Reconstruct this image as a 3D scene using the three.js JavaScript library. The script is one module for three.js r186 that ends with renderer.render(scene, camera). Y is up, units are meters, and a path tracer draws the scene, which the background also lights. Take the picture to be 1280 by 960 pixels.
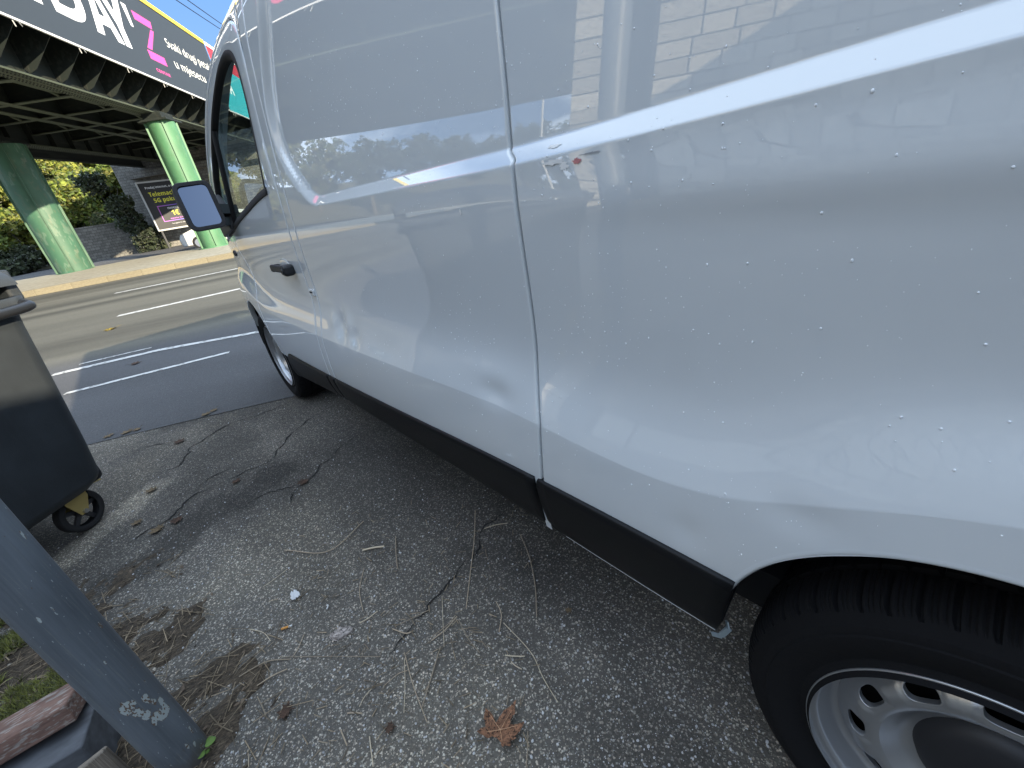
import * as THREE from 'three';
import { mergeGeometries, toCreasedNormals } from 'three/addons/utils/BufferGeometryUtils.js';
import { RoundedBoxGeometry } from 'three/addons/geometries/RoundedBoxGeometry.js';

// ------------------------------------------------------------------ camera, sky, sun, exposure
const scene = new THREE.Scene();
const EYE = new THREE.Vector3(0, 1.2155, 0);
const camera = new THREE.PerspectiveCamera(83.35, 4 / 3, 0.02, 2000);
const cR = new THREE.Vector3(0.6631, -0.1624, -0.7307), cDn = new THREE.Vector3(0.2245, -0.8881, 0.4011), cF = new THREE.Vector3(-0.7141, -0.43, -0.5524);
camera.position.copy(EYE); camera.up.copy(cDn).negate(); camera.lookAt(EYE.clone().add(cF));
const renderer = new THREE.WebGLRenderer({ antialias: true });
renderer.toneMapping = THREE.LinearToneMapping; renderer.toneMappingExposure = 5.0;
renderer.shadowMap.enabled = true;

// seeded noise
let seed = 12345;
const rnd = () => { seed = (seed * 1664525 + 1013904223) >>> 0; return seed / 4294967296; };
const rr = (a, b) => a + (b - a) * rnd();
const hash = (x, y, s = 0) => { let h = (x * 374761393 + y * 668265263 + s * 974634777) | 0; h = Math.imul(h ^ (h >>> 13), 1274126177); return ((h ^ (h >>> 16)) >>> 0) / 4294967296; };
function vnoise(x, y, s = 0) { const xi = Math.floor(x), yi = Math.floor(y); let fx = x - xi, fy = y - yi; fx = fx * fx * (3 - 2 * fx); fy = fy * fy * (3 - 2 * fy); const a = hash(xi, yi, s), b = hash(xi + 1, yi, s), c = hash(xi, yi + 1, s), d = hash(xi + 1, yi + 1, s); return a + (b - a) * fx + (c - a) * fy + (a - b - c + d) * fx * fy; }
function fbm(x, y, o = 4, s = 0) { let v = 0, a = 0.5, t = 0; for (let i = 0; i < o; i++) { v += a * vnoise(x, y, s + i); t += a; x *= 2.03; y *= 2.03; a *= 0.5; } return v / t; }
const clamp = (v, a = 0, b = 1) => Math.min(b, Math.max(a, v));
const sstep = (a, b, v) => { const t = clamp((v - a) / (b - a)); return t * t * (3 - 2 * t); };
const lerp = (a, b, t) => a + (b - a) * t;

const SUN = new THREE.Vector3(2.9, 1.0, -0.79).normalize();
const CX = 13.32;  // cloud noise offset, picked so the view falls in a blue gap
{ // autumn sky, blue in view; bright cloud added elsewhere to light the shaded side
  const w = 1024, h = 512, d = new Float32Array(w * h * 4);
  for (let j = 0; j < h; j++) for (let i = 0; i < w; i++) {
    const az = ((i + 0.5) / w - 0.5) * 2 * Math.PI, el = ((j + 0.5) / h - 0.5) * Math.PI;
    const x = Math.cos(el) * Math.cos(az), y = Math.sin(el), z = Math.cos(el) * Math.sin(az);
    const e = Math.max(y, 0), k = Math.pow(1 - e, 3.2);
    let r = lerp(0.028, 0.115, k), g = lerp(0.078, 0.175, k), b = lerp(0.19, 0.26, k);
    const sd = clamp(x * SUN.x + y * SUN.y + z * SUN.z);
    const glow = 0.09 * Math.pow(sd, 4) + 0.3 * Math.pow(sd, 30);
    r += glow * 0.9; g += glow * 0.85; b += glow * 0.75;
    if (y > 0.02) { const px = x / (y + 0.25), pz = z / (y + 0.25); const c = sstep(0.36, 0.60, fbm(px * 1.3 + CX, pz * 2.6 + 9, 5, 40)) * 0.9; r = lerp(r, 0.38, c); g = lerp(g, 0.455, c); b = lerp(b, 0.55, c); }
    if (y < 0) { const m = sstep(0, -0.08, y); r = lerp(r, 0.05, m); g = lerp(g, 0.05, m); b = lerp(b, 0.05, m); }
    const o = (j * w + i) * 4; d[o] = r; d[o + 1] = g; d[o + 2] = b; d[o + 3] = 1;
  }
  const t = new THREE.DataTexture(d, w, h, THREE.RGBAFormat, THREE.FloatType); t.mapping = THREE.EquirectangularReflectionMapping; t.magFilter = t.minFilter = THREE.LinearFilter; t.needsUpdate = true;
  scene.background = t; scene.environment = t;
}
const sun = new THREE.DirectionalLight(new THREE.Color(1, 0.87, 0.66), 2.0);
sun.position.copy(SUN).multiplyScalar(120); sun.castShadow = true; sun.shadow.mapSize.set(4096, 4096);
Object.assign(sun.shadow.camera, { left: -70, right: 70, top: 50, bottom: -50, near: 1, far: 300 });
scene.add(sun, sun.target);

// ------------------------------------------------------------------ helpers
const names = {};
const numbered = (n) => { const k = names[n] = (names[n] ?? -1) + 1; return k ? `${n}_${String(k).padStart(3, '0')}` : n; };
function mesh(name, geo, mat, parent = scene) { const m = new THREE.Mesh(geo, mat); m.name = parent === scene ? numbered(name) : name; m.castShadow = m.receiveShadow = true; parent.add(m); return m; }
function tag(o, label, category, group) { o.userData.label = label; o.userData.category = category; if (group) o.userData.group = group; return o; }
function struct(name, geo, mat) { const m = mesh(name, geo, mat); m.userData.kind = 'structure'; return m; }
function thing(name, label, category, pos = [0, 0, 0], turn = 0, group) { const g = new THREE.Group(); g.name = numbered(name); g.position.set(...pos); g.rotation.y = turn; scene.add(g); return tag(g, label, category, group); }
const lin = (r, g, b) => new THREE.Color().setRGB(r, g, b);
const M = (c, rough = 0.8, o = {}) => new THREE.MeshStandardMaterial({ color: Array.isArray(c) ? lin(...c) : c, roughness: rough, side: THREE.DoubleSide, ...o });
const MP = (c, rough = 0.5, o = {}) => new THREE.MeshPhysicalMaterial({ color: Array.isArray(c) ? lin(...c) : c, roughness: rough, side: THREE.DoubleSide, ...o });
function merge(list) { return mergeGeometries(list.map((g) => { const q = g.index ? g.toNonIndexed() : g; for (const k of Object.keys(q.attributes)) if (!['position', 'normal', 'uv'].includes(k)) q.deleteAttribute(k); if (!q.attributes.uv) q.setAttribute('uv', new THREE.BufferAttribute(new Float32Array(q.attributes.position.count * 2), 2)); if (!q.attributes.normal) q.computeVertexNormals(); return q; })); }
const box = (w, h, d, x = 0, y = 0, z = 0) => new THREE.BoxGeometry(w, h, d).translate(x, y, z);
const rbox = (w, h, d, r, x = 0, y = 0, z = 0, s = 2) => new RoundedBoxGeometry(w, h, d, s, Math.min(r, w / 2.01, h / 2.01, d / 2.01)).translate(x, y, z);
const V = (x, y, z) => new THREE.Vector3(x, y, z);
function bar(a, b, w, h) { const d = b.clone().sub(a), L = d.length(); const g = new THREE.BoxGeometry(w, h, L); g.lookAt(d.normalize()); g.translate((a.x + b.x) / 2, (a.y + b.y) / 2, (a.z + b.z) / 2); return g; }
function cyl(a, b, r0, r1, n = 16, open = false) { const d = b.clone().sub(a), L = d.length(); const g = new THREE.CylinderGeometry(r1, r0, L, n, 1, open); const q = new THREE.Quaternion().setFromUnitVectors(V(0, 1, 0), d.normalize()); g.applyQuaternion(q); g.translate((a.x + b.x) / 2, (a.y + b.y) / 2, (a.z + b.z) / 2); return g; }
function tube(pts, r, n = 32, rs = 6) { return new THREE.TubeGeometry(new THREE.CatmullRomCurve3(pts), n, r, rs); }
// parametric grid: f(i,j) -> [x,y,z], uv in metres from (x,z) or custom
function grid(nu, nv, f, uvf) {
  const p = [], uv = [], idx = [];
  for (let j = 0; j <= nv; j++) for (let i = 0; i <= nu; i++) { const q = f(i / nu, j / nv, i, j); p.push(...q); const t = uvf ? uvf(q, i / nu, j / nv) : [q[0], q[2]]; uv.push(...t); }
  for (let j = 0; j < nv; j++) for (let i = 0; i < nu; i++) { const a = j * (nu + 1) + i, b = a + 1, c = a + nu + 1, d = c + 1; idx.push(a, b, d, a, d, c); }
  const g = new THREE.BufferGeometry(); g.setAttribute('position', new THREE.Float32BufferAttribute(p, 3)); g.setAttribute('uv', new THREE.Float32BufferAttribute(uv, 2)); g.setIndex(idx); g.computeVertexNormals(); return g;
}
function spline(xs, ys) { // natural cubic
  const n = xs.length, h = [], al = [], l = [1], mu = [0], z = [0], c = Array(n).fill(0), b = [], d = [];
  for (let i = 0; i < n - 1; i++) h.push(xs[i + 1] - xs[i]);
  for (let i = 1; i < n - 1; i++) { al[i] = 3 * (ys[i + 1] - ys[i]) / h[i] - 3 * (ys[i] - ys[i - 1]) / h[i - 1]; l[i] = 2 * (xs[i + 1] - xs[i - 1]) - h[i - 1] * mu[i - 1]; mu[i] = h[i] / l[i]; z[i] = (al[i] - h[i - 1] * z[i - 1]) / l[i]; }
  for (let j = n - 2; j >= 0; j--) { c[j] = z[j] - mu[j] * c[j + 1]; b[j] = (ys[j + 1] - ys[j]) / h[j] - h[j] * (c[j + 1] + 2 * c[j]) / 3; d[j] = (c[j + 1] - c[j]) / (3 * h[j]); }
  return (x) => { if (x <= xs[0]) return ys[0] + b[0] * (x - xs[0]); if (x >= xs[n - 1]) { const k = n - 2, t = h[k]; return ys[n - 1] + (b[k] + 2 * c[k] * t + 3 * d[k] * t * t) * (x - xs[n - 1]); } let i = 0; while (x > xs[i + 1]) i++; const t = x - xs[i]; return ys[i] + b[i] * t + c[i] * t * t + d[i] * t * t * t; };
}
const poly = (xs, ys) => (x) => { if (x <= xs[0]) return ys[0]; for (let i = 0; i < xs.length - 1; i++) if (x <= xs[i + 1]) return lerp(ys[i], ys[i + 1], (x - xs[i]) / (xs[i + 1] - xs[i])); return ys[ys.length - 1]; };
// ground: level by the van, the road climbs gently beyond it
const gy = (x) => 0.018 * Math.max(0, -6 - x);
function gp(u, v, lift = 0) { // photo pixel -> point on the ground (or on a level `lift` above it)
  const a = u - 640, b = v - 480, f = 539.17; const dx = cR.x * a + cDn.x * b + cF.x * f, dy = cR.y * a + cDn.y * b + cF.y * f, dz = cR.z * a + cDn.z * b + cF.z * f;
  let t = (lift - EYE.y) / dy; if (t * dx < -6) t = (0.018 * -6 + lift - EYE.y) / (dy + 0.018 * dx);
  return V(t * dx, EYE.y + t * dy, t * dz);
}
function tex(w, h, f, srgb = true) { const d = new Uint8Array(w * h * 4); for (let j = 0; j < h; j++) for (let i = 0; i < w; i++) { const c = f(i, j), o = (j * w + i) * 4; d[o] = clamp(c[0]) * 255; d[o + 1] = clamp(c[1]) * 255; d[o + 2] = clamp(c[2]) * 255; d[o + 3] = 255; } return fin(d, w, h, srgb); }
function fin(d, w, h, srgb) { const t = new THREE.DataTexture(d, w, h); t.wrapS = t.wrapT = THREE.RepeatWrapping; t.magFilter = THREE.LinearFilter; t.minFilter = THREE.LinearMipmapLinearFilter; t.generateMipmaps = true; if (srgb) t.colorSpace = THREE.SRGBColorSpace; t.needsUpdate = true; return t; }
const s2 = (l) => l <= 0.0031308 ? 12.92 * l : 1.055 * Math.pow(l, 1 / 2.4) - 0.055; // linear -> sRGB
function rep(t, x, y) { const c = t.clone(); c.repeat.set(x, y); c.needsUpdate = true; return c; }
// stone-flecked asphalt tile: 2048 px = `size` metres of chippings bedded in binder
function asphalt(n, stones, rmin, rmax, baseA, tone, contrast, sd) {
  seed = sd; const col = new Float32Array(n * n * 3), hgt = new Float32Array(n * n);
  for (let j = 0; j < n; j++) for (let i = 0; i < n; i++) { const o = j * n + i, v = baseA * (0.75 + 0.5 * hash(i, j, 3)); col[o * 3] = v * 1.0; col[o * 3 + 1] = v; col[o * 3 + 2] = v * 1.02; hgt[o] = 0.25 + 0.1 * hash(i, j, 4); }
  for (let k = 0; k < stones; k++) {
    const cx = rnd() * n, cy = rnd() * n, r = rmin + (rmax - rmin) * Math.pow(rnd(), 2.2), a = rnd() * 6.28, el = rr(0.6, 1), ca = Math.cos(a), sa = Math.sin(a);
    const v = tone * (0.45 + contrast * Math.pow(rnd(), 2.6)), w = rr(-0.05, 0.06), R = Math.ceil(r), k1 = rr(0.1, 0.3), ph = rnd() * 6.28;
    for (let y = -R; y <= R; y++) for (let x = -R; x <= R; x++) { const u = x * ca + y * sa, t = (-x * sa + y * ca) / el; const q = Math.hypot(u, t) / (r * (1 - k1 * 0.5 + k1 * 0.5 * Math.cos(3 * Math.atan2(t, u) + ph))); if (q > 1) continue; const X = ((cx + x) % n + n) % n | 0, Y = ((cy + y) % n + n) % n | 0, o = Y * n + X; const g = v * (0.86 + 0.28 * hash(X, Y, 7)); col[o * 3] = g * (1 + w); col[o * 3 + 1] = g; col[o * 3 + 2] = g * (1 - w * 0.7); hgt[o] = 0.5 + 0.5 * Math.sqrt(1 - q * q * 0.9); }
  }
  const d = new Uint8Array(n * n * 4), b = new Uint8Array(n * n * 4);
  for (let o = 0; o < n * n; o++) { for (let c = 0; c < 3; c++) d[o * 4 + c] = 255 * s2(clamp(col[o * 3 + c])); d[o * 4 + 3] = 255; b[o * 4] = b[o * 4 + 1] = b[o * 4 + 2] = 255 * clamp(hgt[o]); b[o * 4 + 3] = 255; }
  return [fin(d, n, n, true), fin(b, n, n, false)];
}
function canvasTex(w, h, draw) { const c = document.createElement('canvas'); c.width = w; c.height = h; draw(c.getContext('2d'), w, h); const t = new THREE.CanvasTexture(c); t.colorSpace = THREE.SRGBColorSpace; t.anisotropy = 8; return t; }
function vcol(g, f) { const p = g.attributes.position, c = new Float32Array(p.count * 3); for (let i = 0; i < p.count; i++) { const q = f(p.getX(i), p.getY(i), p.getZ(i)); c.set(q, i * 3); } g.setAttribute('color', new THREE.BufferAttribute(c, 3)); return g; }

// ------------------------------------------------------------------ ground, apron, road
const [aspMap, aspBump] = asphalt(2048, 160000, 1.2, 5.2, 0.105, 0.20, 2.4, 777);
const [roadMap, roadBump] = asphalt(1024, 40000, 1.0, 3.5, 0.10, 0.145, 0.9, 991);
const aspMat = M([1, 1, 1], 0.88, { map: rep(aspMap, 1 / 1.6, 1 / 1.6), bumpMap: rep(aspBump, 1 / 1.6, 1 / 1.6), bumpScale: 0.0022, vertexColors: true });
const roadMat = M([1, 1, 1], 0.86, { map: rep(roadMap, 1 / 1.3, 1 / 1.3), bumpMap: rep(roadBump, 1 / 1.3, 1 / 1.3), bumpScale: 0.0012, vertexColors: true });
const earthTex = tex(512, 512, (i, j) => { const n = fbm(i / 40, j / 40, 5, 3), f = hash(i, j, 5); const v = 0.05 + 0.07 * n + 0.03 * f; return [s2(v * 1.15), s2(v), s2(v * 0.75)]; });
{
  const base = grid(60, 60, (u, v) => { const x = lerp(-420, 160, u), z = lerp(-260, 260, v); return [x, gy(Math.max(x, -60)) - 0.03, z]; });
  struct('ground', base, M([0.9, 0.9, 0.9], 0.95, { map: rep(earthTex, 0.4, 0.4) }));
}
// where the lot's old asphalt ends against the road's newer surface
const seamX = (z) => -3.4 - 0.5 * (z + 0.6) + 0.05 * Math.sin(z * 5) + 0.06 * (fbm(z * 3, 1, 3, 8) - 0.5) - 0.05 * Math.max(0, z - 0.6);
{
  const apron = grid(420, 420, (u, v) => { const z = v < 0.8 ? lerp(-2.2, 2.6, v / 0.8) : lerp(2.6, 11, (v - 0.8) / 0.2), x = lerp(seamX(clamp(z, -2.5, 2.5)) - 0.25, 16, u * u * 0.75 + u * 0.25); return [x, 0, z]; });
  const dampA = gp(120, 745), dampB = gp(345, 590), paleA = gp(70, 715), paleB = gp(185, 612);
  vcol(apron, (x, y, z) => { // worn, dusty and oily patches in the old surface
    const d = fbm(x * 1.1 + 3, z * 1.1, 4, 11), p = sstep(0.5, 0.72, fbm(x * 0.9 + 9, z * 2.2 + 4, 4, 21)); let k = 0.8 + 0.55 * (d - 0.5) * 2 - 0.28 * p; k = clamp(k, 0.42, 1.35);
    const seg = (a, b) => { const vx = b.x - a.x, vz = b.z - a.z, t = clamp(((x - a.x) * vx + (z - a.z) * vz) / (vx * vx + vz * vz)); return Math.hypot(x - a.x - vx * t, z - a.z - vz * t); }; // a damp run and a paler tan strip beside it
    const jag = (fbm(x * 7, z * 7, 4, 91) - 0.5) * 0.22; k *= 1 - 0.42 * sstep(0.13, 0.09, seg(dampA, dampB) + jag); const paleStrip = sstep(0.10, 0.05, seg(paleA, paleB) + jag * 0.8) * 0.5; if (paleStrip > 0) k = lerp(k, 1.5, paleStrip);
    const dustAndStrip = paleStrip + sstep(0.5, 0.7, fbm(x * 1.7 + 31, z * 1.7 + 7, 4, 61)) * 0.45; return [k * (1.10 + dustAndStrip * 0.5), k * (0.99 + dustAndStrip * 0.42), k * (0.82 + dustAndStrip * 0.25)]; });
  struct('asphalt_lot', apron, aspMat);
  const strips = poly([-140, -60, -25, -18, -15.5, -13, -11, -9, -7.5, -6, 5], [1, 1, 1, 1, 1, 1, 1, 1, 1, 1, 1]);
  // the road: direction of travel from the lane lines
  const rd = V(0.345, 0, -0.938).normalize();
  const road = grid(150, 200, (u, v) => { const z = lerp(-95, 95, v); const near = seamX(clamp(z, -2.5, 2.5)) - (Math.abs(z) > 2.5 ? 0 : 0); const far = -19.6 - 0.40 * z; const x = lerp(Math.max(near, -60), Math.min(far - 0.2, -8), u * u * 0.5 + u * 0.5); return [x, gy(x) + 0.004, z]; }, (q) => [q[0], q[2]]);
  vcol(road, (x, y, z) => { // tyre-polished tracks and older resurfaced lanes, seen as long streaks
    const s = x + z * 0.36; const a = fbm(s * 1.5, z * 0.05, 4, 71), b = fbm(x * 1.3, z * 1.3, 3, 72); const old = sstep(-6.6, -7.6, s + 0.1);
    const k = (0.85 + 0.4 * (b - 0.5)) * (1 - old) + old * (0.92 + 1.5 * (a - 0.5) + 0.2 * (b - 0.5)); const w = old * 0.16; return [k * (1 + w), k * (1 + w * 0.6), k * (1 - w)]; });
  const R = struct('road', road, roadMat);
  const paint = M([0.62, 0.61, 0.57], 0.7, { map: tex(256, 256, (i, j) => { const v = 0.72 + 0.28 * sstep(0.25, 0.5, fbm(i / 12, j / 12, 4, 15)); return [v, v, v]; }) });
  const stripe = (a, b, w, ext = 0) => { const d = b.clone().sub(a).setY(0); const L = d.length() + ext; d.normalize(); const n = V(-d.z, 0, d.x); mesh('lane_marking', grid(Math.ceil(L * 3), 1, (u, v) => { const p = a.clone().addScaledVector(d, u * L).addScaledVector(n, (v - 0.5) * w * (0.9 + 0.2 * vnoise(u * L * 9, v * 5, 3))); return [p.x, gy(p.x) + 0.009, p.z]; }), paint, R); };
  stripe(gp(144, 367), gp(290, 337.5), 0.17, 1.6); stripe(gp(147.5, 395.5), gp(297.5, 362), 0.16, 1.0);
  stripe(gp(66, 469.5), gp(200, 438), 0.10); stripe(gp(200, 438), gp(310, 418), 0.09, 0.6); stripe(gp(82, 493), gp(287, 441), 0.07);
  stripe(gp(100, 456), gp(190, 435), 0.045);
}
{ // traffic island with kerb stones; the bridge columns stand on it
  const near = (z) => -19.7 - 0.42 * z, far = (z) => -28.6 - 0.5 * z;
  const isl = grid(24, 120, (u, v) => { const z = lerp(-26, 40, v); const x = lerp(near(z) - 0.3, far(z), u); return [x, gy(x) + 0.15 + 0.05 * fbm(x, z, 3, 5) * (u > 0 && u < 1), z]; });
  const sandTex = tex(512, 512, (i, j) => { const n = fbm(i / 30, j / 30, 5, 31), v = 0.3 + 0.22 * (n - 0.4) + 0.05 * hash(i, j, 1); return [s2(v * 1.05), s2(v * 0.95), s2(v * 0.72)]; });
  const I = struct('traffic_island', isl, M([1, 1, 1], 0.95, { map: rep(sandTex, 0.5, 0.5) }));
  const kg = new RoundedBoxGeometry(0.28, 0.34, 0.998, 2, 0.02); const km = [0, 1, 2].map((k) => M([0.66 + k * 0.03, 0.63 + k * 0.03, 0.55 + k * 0.025], 0.9, { map: rep(sandTex, 2, 2) }));
  for (let k = -14; k < 20; k++) { const z = k * 1.0 * 0.922, x = near(z); const m = mesh('kerb_stone', kg, km[(k + 30) % 3], I); m.position.set(x, gy(x) + 0.015 + rr(-0.006, 0.006), z); m.rotation.y = Math.atan2(-0.42, 1) + rr(-0.006, 0.006); m.rotation.x = rr(-0.004, 0.004); }
  // the side road behind the island
  const back = grid(30, 40, (u, v) => { const z = lerp(-60, 70, v); const x = lerp(far(clamp(z, -26, 40)) + 0.3, -42 - 0.2 * z, u); return [x, gy(x) + 0.012, z]; });
  struct('side_road', vcol(back, (x, y, z) => { const k = 0.7 + 0.5 * fbm(x * 0.6, z * 0.2, 4, 77); return [k, k, k]; }), roadMat);
}
const dirt2 = gp(268, 872);
const dirtY = (x, z) => { const d = Math.hypot((x + 1.55) * 0.85, z - 0.92); const n = fbm(x * 6, z * 6, 4, 14); const e = Math.hypot(x - dirt2.x, z - dirt2.z); return Math.max(0.022 * sstep(0.92, 0.2, d + (n - 0.5) * 0.8), 0.0155 * sstep(0.36, 0.08, e + (n - 0.5) * 0.5)) - 0.0125 + 0.026 * (fbm(x * 24, z * 24, 4, 9) - 0.5); };
{ // dirt, moss and litter that gathers round the post
  const g = grid(230, 180, (u, v) => { const x = lerp(-3.3, -0.55, u), z = lerp(-0.1, 2.2, v); return [x, dirtY(x, z), z]; });
  struct('dirt_patch', vcol(g, (x, y, z) => { const n = fbm(x * 9, z * 9, 4, 33), m = fbm(x * 42, z * 42, 3, 35); const v = 0.085 + 0.08 * n + 0.1 * (m - 0.4); return [v * 1.25, v * 1.0, v * 0.74].map((q) => Math.max(q, 0.012)); }), M([1, 1, 1], 0.97, { vertexColors: true, map: rep(tex(512, 512, (i, j) => { const v = 0.25 + 1.0 * fbm(i / 3, j / 11, 4, 2) * (0.5 + 0.5 * hash(i, j, 8)); return [v, v * 0.97, v * 0.92]; }), 2.5, 2.5), bumpMap: rep(tex(256, 256, (i, j) => { const v = fbm(i / 5, j / 5, 4, 22); return [v, v, v]; }, false), 3, 3), bumpScale: 0.006 }));
}
{ // dirt-filled cracks across the lot
  const Lot = scene.getObjectByName('asphalt_lot'); const cm = M([0.012, 0.011, 0.01], 0.95);
  const z5 = (a) => a.map(([x, y]) => [300 + x / 2.667, 600 + y / 2.667]), z6 = (a) => a.map(([x, y]) => [60 + x / 3.2, 420 + y / 3.2]);
  const list = [
    [z5([[890, 95], [800, 200], [760, 270], [690, 340], [650, 390], [630, 440], [560, 530], [480, 600]]), 0.007],
    [z6([[1170, 268], [1060, 320], [985, 380], [930, 450], [880, 500], [780, 545], [680, 600], [600, 625], [530, 690], [470, 740], [300, 840], [180, 910]]), 0.009],
    [z6([[1280, 370], [1190, 430], [1080, 540], [1000, 610], [975, 660], [972, 710]]), 0.006],
    [z6([[1010, 250], [860, 310], [720, 360], [560, 460], [530, 520], [420, 560]]), 0.008],
    [z6([[480, 425], [380, 450], [290, 500]]), 0.008], [z6([[1000, 600], [850, 640], [730, 720]]), 0.005], [z6([[750, 520], [660, 560], [600, 610]]), 0.006]];
  for (const [pts, w] of list) {
    const cv = new THREE.CatmullRomCurve3(pts.map(([x, y]) => gp(x, y))); const L = cv.getLength(), n = Math.ceil(L / 0.012);
    const P = cv.getSpacedPoints(n); const s0 = Math.floor(rnd() * 999);
    const q = P.map((p, i) => { const a = P[Math.max(0, i - 1)], b = P[Math.min(n, i + 1)], d = b.clone().sub(a).normalize(); const nn = V(-d.z, 0, d.x); const j = (fbm(i * 0.16, s0, 4, 3) - 0.5) * 0.07 + (hash(i, s0, 6) - 0.5) * 0.006; return [p.clone().addScaledVector(nn, j), nn]; });
    mesh('crack', grid(n, 1, (u, v, i, jj) => { const [p, nn] = q[i]; const ww = 1.0 * w * (0.25 + 1.3 * Math.pow(vnoise(i * 0.21, s0 + 4, 12), 1.5)) * Math.min(1, 6 * u, 6 * (1 - u)); const k = (jj - 0.5) * ww; return [p.x + nn.x * k, 0.0035, p.z + nn.z * k]; }), cm, Lot);
  }
}

// ------------------------------------------------------------------ parked van
const van = thing('parked_van', 'white panel van with dented side and black sill trim parked on the lot', 'van', [-1.58, 0, -1.478]);
const ZC = -1.478;
const vp = (name, geo, mat, parent = van) => { geo.translate(1.58, 0, 1.478); return mesh(name, geo, mat, parent); };
const white = MP([0.68, 0.715, 0.73], 0.015, { ior: 1.8, clearcoat: 0.6, clearcoatRoughness: 0.0 });
const blackPlastic = M([0.018, 0.018, 0.02], 0.5), blackDark = M([0.008, 0.008, 0.009], 0.8), rubber = M([0.014, 0.014, 0.015], 0.75);
const glass = MP([0.72, 0.78, 0.77], 0.0, { transmission: 1, thickness: 0, ior: 1.5 });
const zLow = spline([0.30, 0.42, 0.56, 0.65, 0.72], [-0.531, -0.519, -0.5105, -0.513, -0.518]);
// upper side: the lean of the panel (inward per metre up), summed from the crease to the roof rail
const lean = spline([0.72, 0.76, 0.80, 0.84, 0.88, 0.93, 1.0, 1.08, 1.15, 1.235, 1.3, 1.4, 1.5, 1.6, 1.7, 1.8, 1.88, 1.93], [0.28, 0.33, 0.30, 0.19, 0.085, 0.015, -0.015, -0.01, 0.015, 0.04, 0.072, 0.095, 0.108, 0.125, 0.15, 0.2, 0.34, 0.6]);
const zTab = [-0.518]; for (let i = 1; i <= 1300; i++) zTab.push(zTab[i - 1] - lean(0.72 + (i - 0.5) * 0.001) * 0.001);
const zMid = (y) => { const t = clamp((y - 0.72) / 0.001, 0, 1299.99), i = Math.floor(t); return lerp(zTab[i], zTab[i + 1], t - i); };
const plan = spline([-4.3, -4.15, -3.95, -3.7, -3.4, -3.0, -2.6, -2.2, 0.6, 1.0, 1.12], [-0.36, -0.20, -0.105, -0.050, -0.021, -0.006, -0.001, 0, 0, -0.006, -0.02]);
const WR = 0.1528, WF = WR - 3.498, RA = 0.341, ARC = [[0.128, 0.438], [-3.345, 0.412]];
const yCrS = spline([-4.3, -3.6, -3.3, -2.9, -2.4, -1.2, -0.64, -0.40, -0.183, -0.079, 0.06, 0.3, 0.7, 1.2], [0.84, 0.84, 0.82, 0.75, 0.722, 0.722, 0.72, 0.706, 0.74, 0.785, 0.838, 0.855, 0.80, 0.72]);
const yCr = (x) => yCrS(x);
const yShift = (x, y) => (yCr(x) - 0.72) * (1 - sstep(0.86, 1.14, y));
const recess = (x, y) => { // stamped blank-window panel with a rounded front corner
  const xl = -1.765 - 0.10 * sstep(1.26, 1.5, y) + 0.16 * sstep(1.5, 1.9, y), r = 0.17; const dx = (xl + r) - x, dy = (1.245 + 0.022 * sstep(-0.7, 0.3, x) + r) - y; const up = y - 1.87;
  const d = Math.max(dx > 0 && dy > 0 ? Math.hypot(dx, dy) - r : Math.max(dx, dy) - r, up, x - 1.04); return d;
};
const dents = [[-0.765, 0.752, 0.055, 0.03, 0.007], [-0.80, 0.80, 0.10, 0.035, -0.003], [-1.72, 0.785, 0.07, 0.05, 0.012], [-1.66, 0.80, 0.045, 0.05, -0.009], [-1.60, 0.765, 0.05, 0.035, 0.008], [-1.80, 0.80, 0.04, 0.035, -0.006], [-0.27, 0.63, 0.03, 0.03, 0.003], [-0.12, 0.75, 0.05, 0.03, 0.003], [-1.35, 0.76, 0.16, 0.04, 0.003]];
const softRamp = (q) => { const e = 0.05; const f = (v) => v <= -e ? 0 : v >= e ? v : (v + e) * (v + e) / (4 * e); return f(q) - f(q - 1); };
function sideZ(x, y) {
  const yy = y - yShift(x, y); let z = yy < 0.72 ? zLow(yy) : zMid(yy); z += plan(x);
  { const w = sstep(-0.75, -0.1, x), q = (y - 1.140) / 0.030; z += 0.0075 * w * (q < -4 ? 0 : 0.5 * (1 + Math.tanh(q * 1.3))) * (1 - sstep(1.15, 1.235, y)); }
  const d = recess(x, y); { const q = (0.014 - d) / 0.028; z -= 0.022 * softRamp(q); }
  for (const [a, b, sx, sy, h] of dents) { const q = ((x - a) / sx) ** 2 + ((y - b) / sy) ** 2; if (q < 9) z -= 1.0 * h * Math.exp(-q); }
  return z;
}
const arch = (x) => { let y = 0; for (const [c, cy] of ARC) { const d = Math.abs(x - c); if (d < RA) y = Math.max(y, cy + Math.sqrt(RA * RA - d * d)); } return y; };
const yTrim = spline([-2.8, -2.0, -1.2, -0.65, -0.2], [0.497, 0.519, 0.548, 0.570, 0.575]);
const mirZ = (z, m) => (m ? 2 * ZC - z : z);
const upRows = []; { const seg = [[0, 0.06, 8], [0.06, 0.3, 18], [0.3, 1, 24]]; for (const [a, b, n] of seg) for (let i = 0; i < n; i++) upRows.push(lerp(a, b, i / n)); }
const hiRows = []; { const seg = [[1.06, 1.215, 14], [1.215, 1.285, 36], [1.285, 1.84, 44], [1.84, 1.93, 16]]; for (const [a, b, n] of seg) for (let i = 0; i < n; i++) hiRows.push(lerp(a, b, i / n)); hiRows.push(1.93); }
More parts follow.
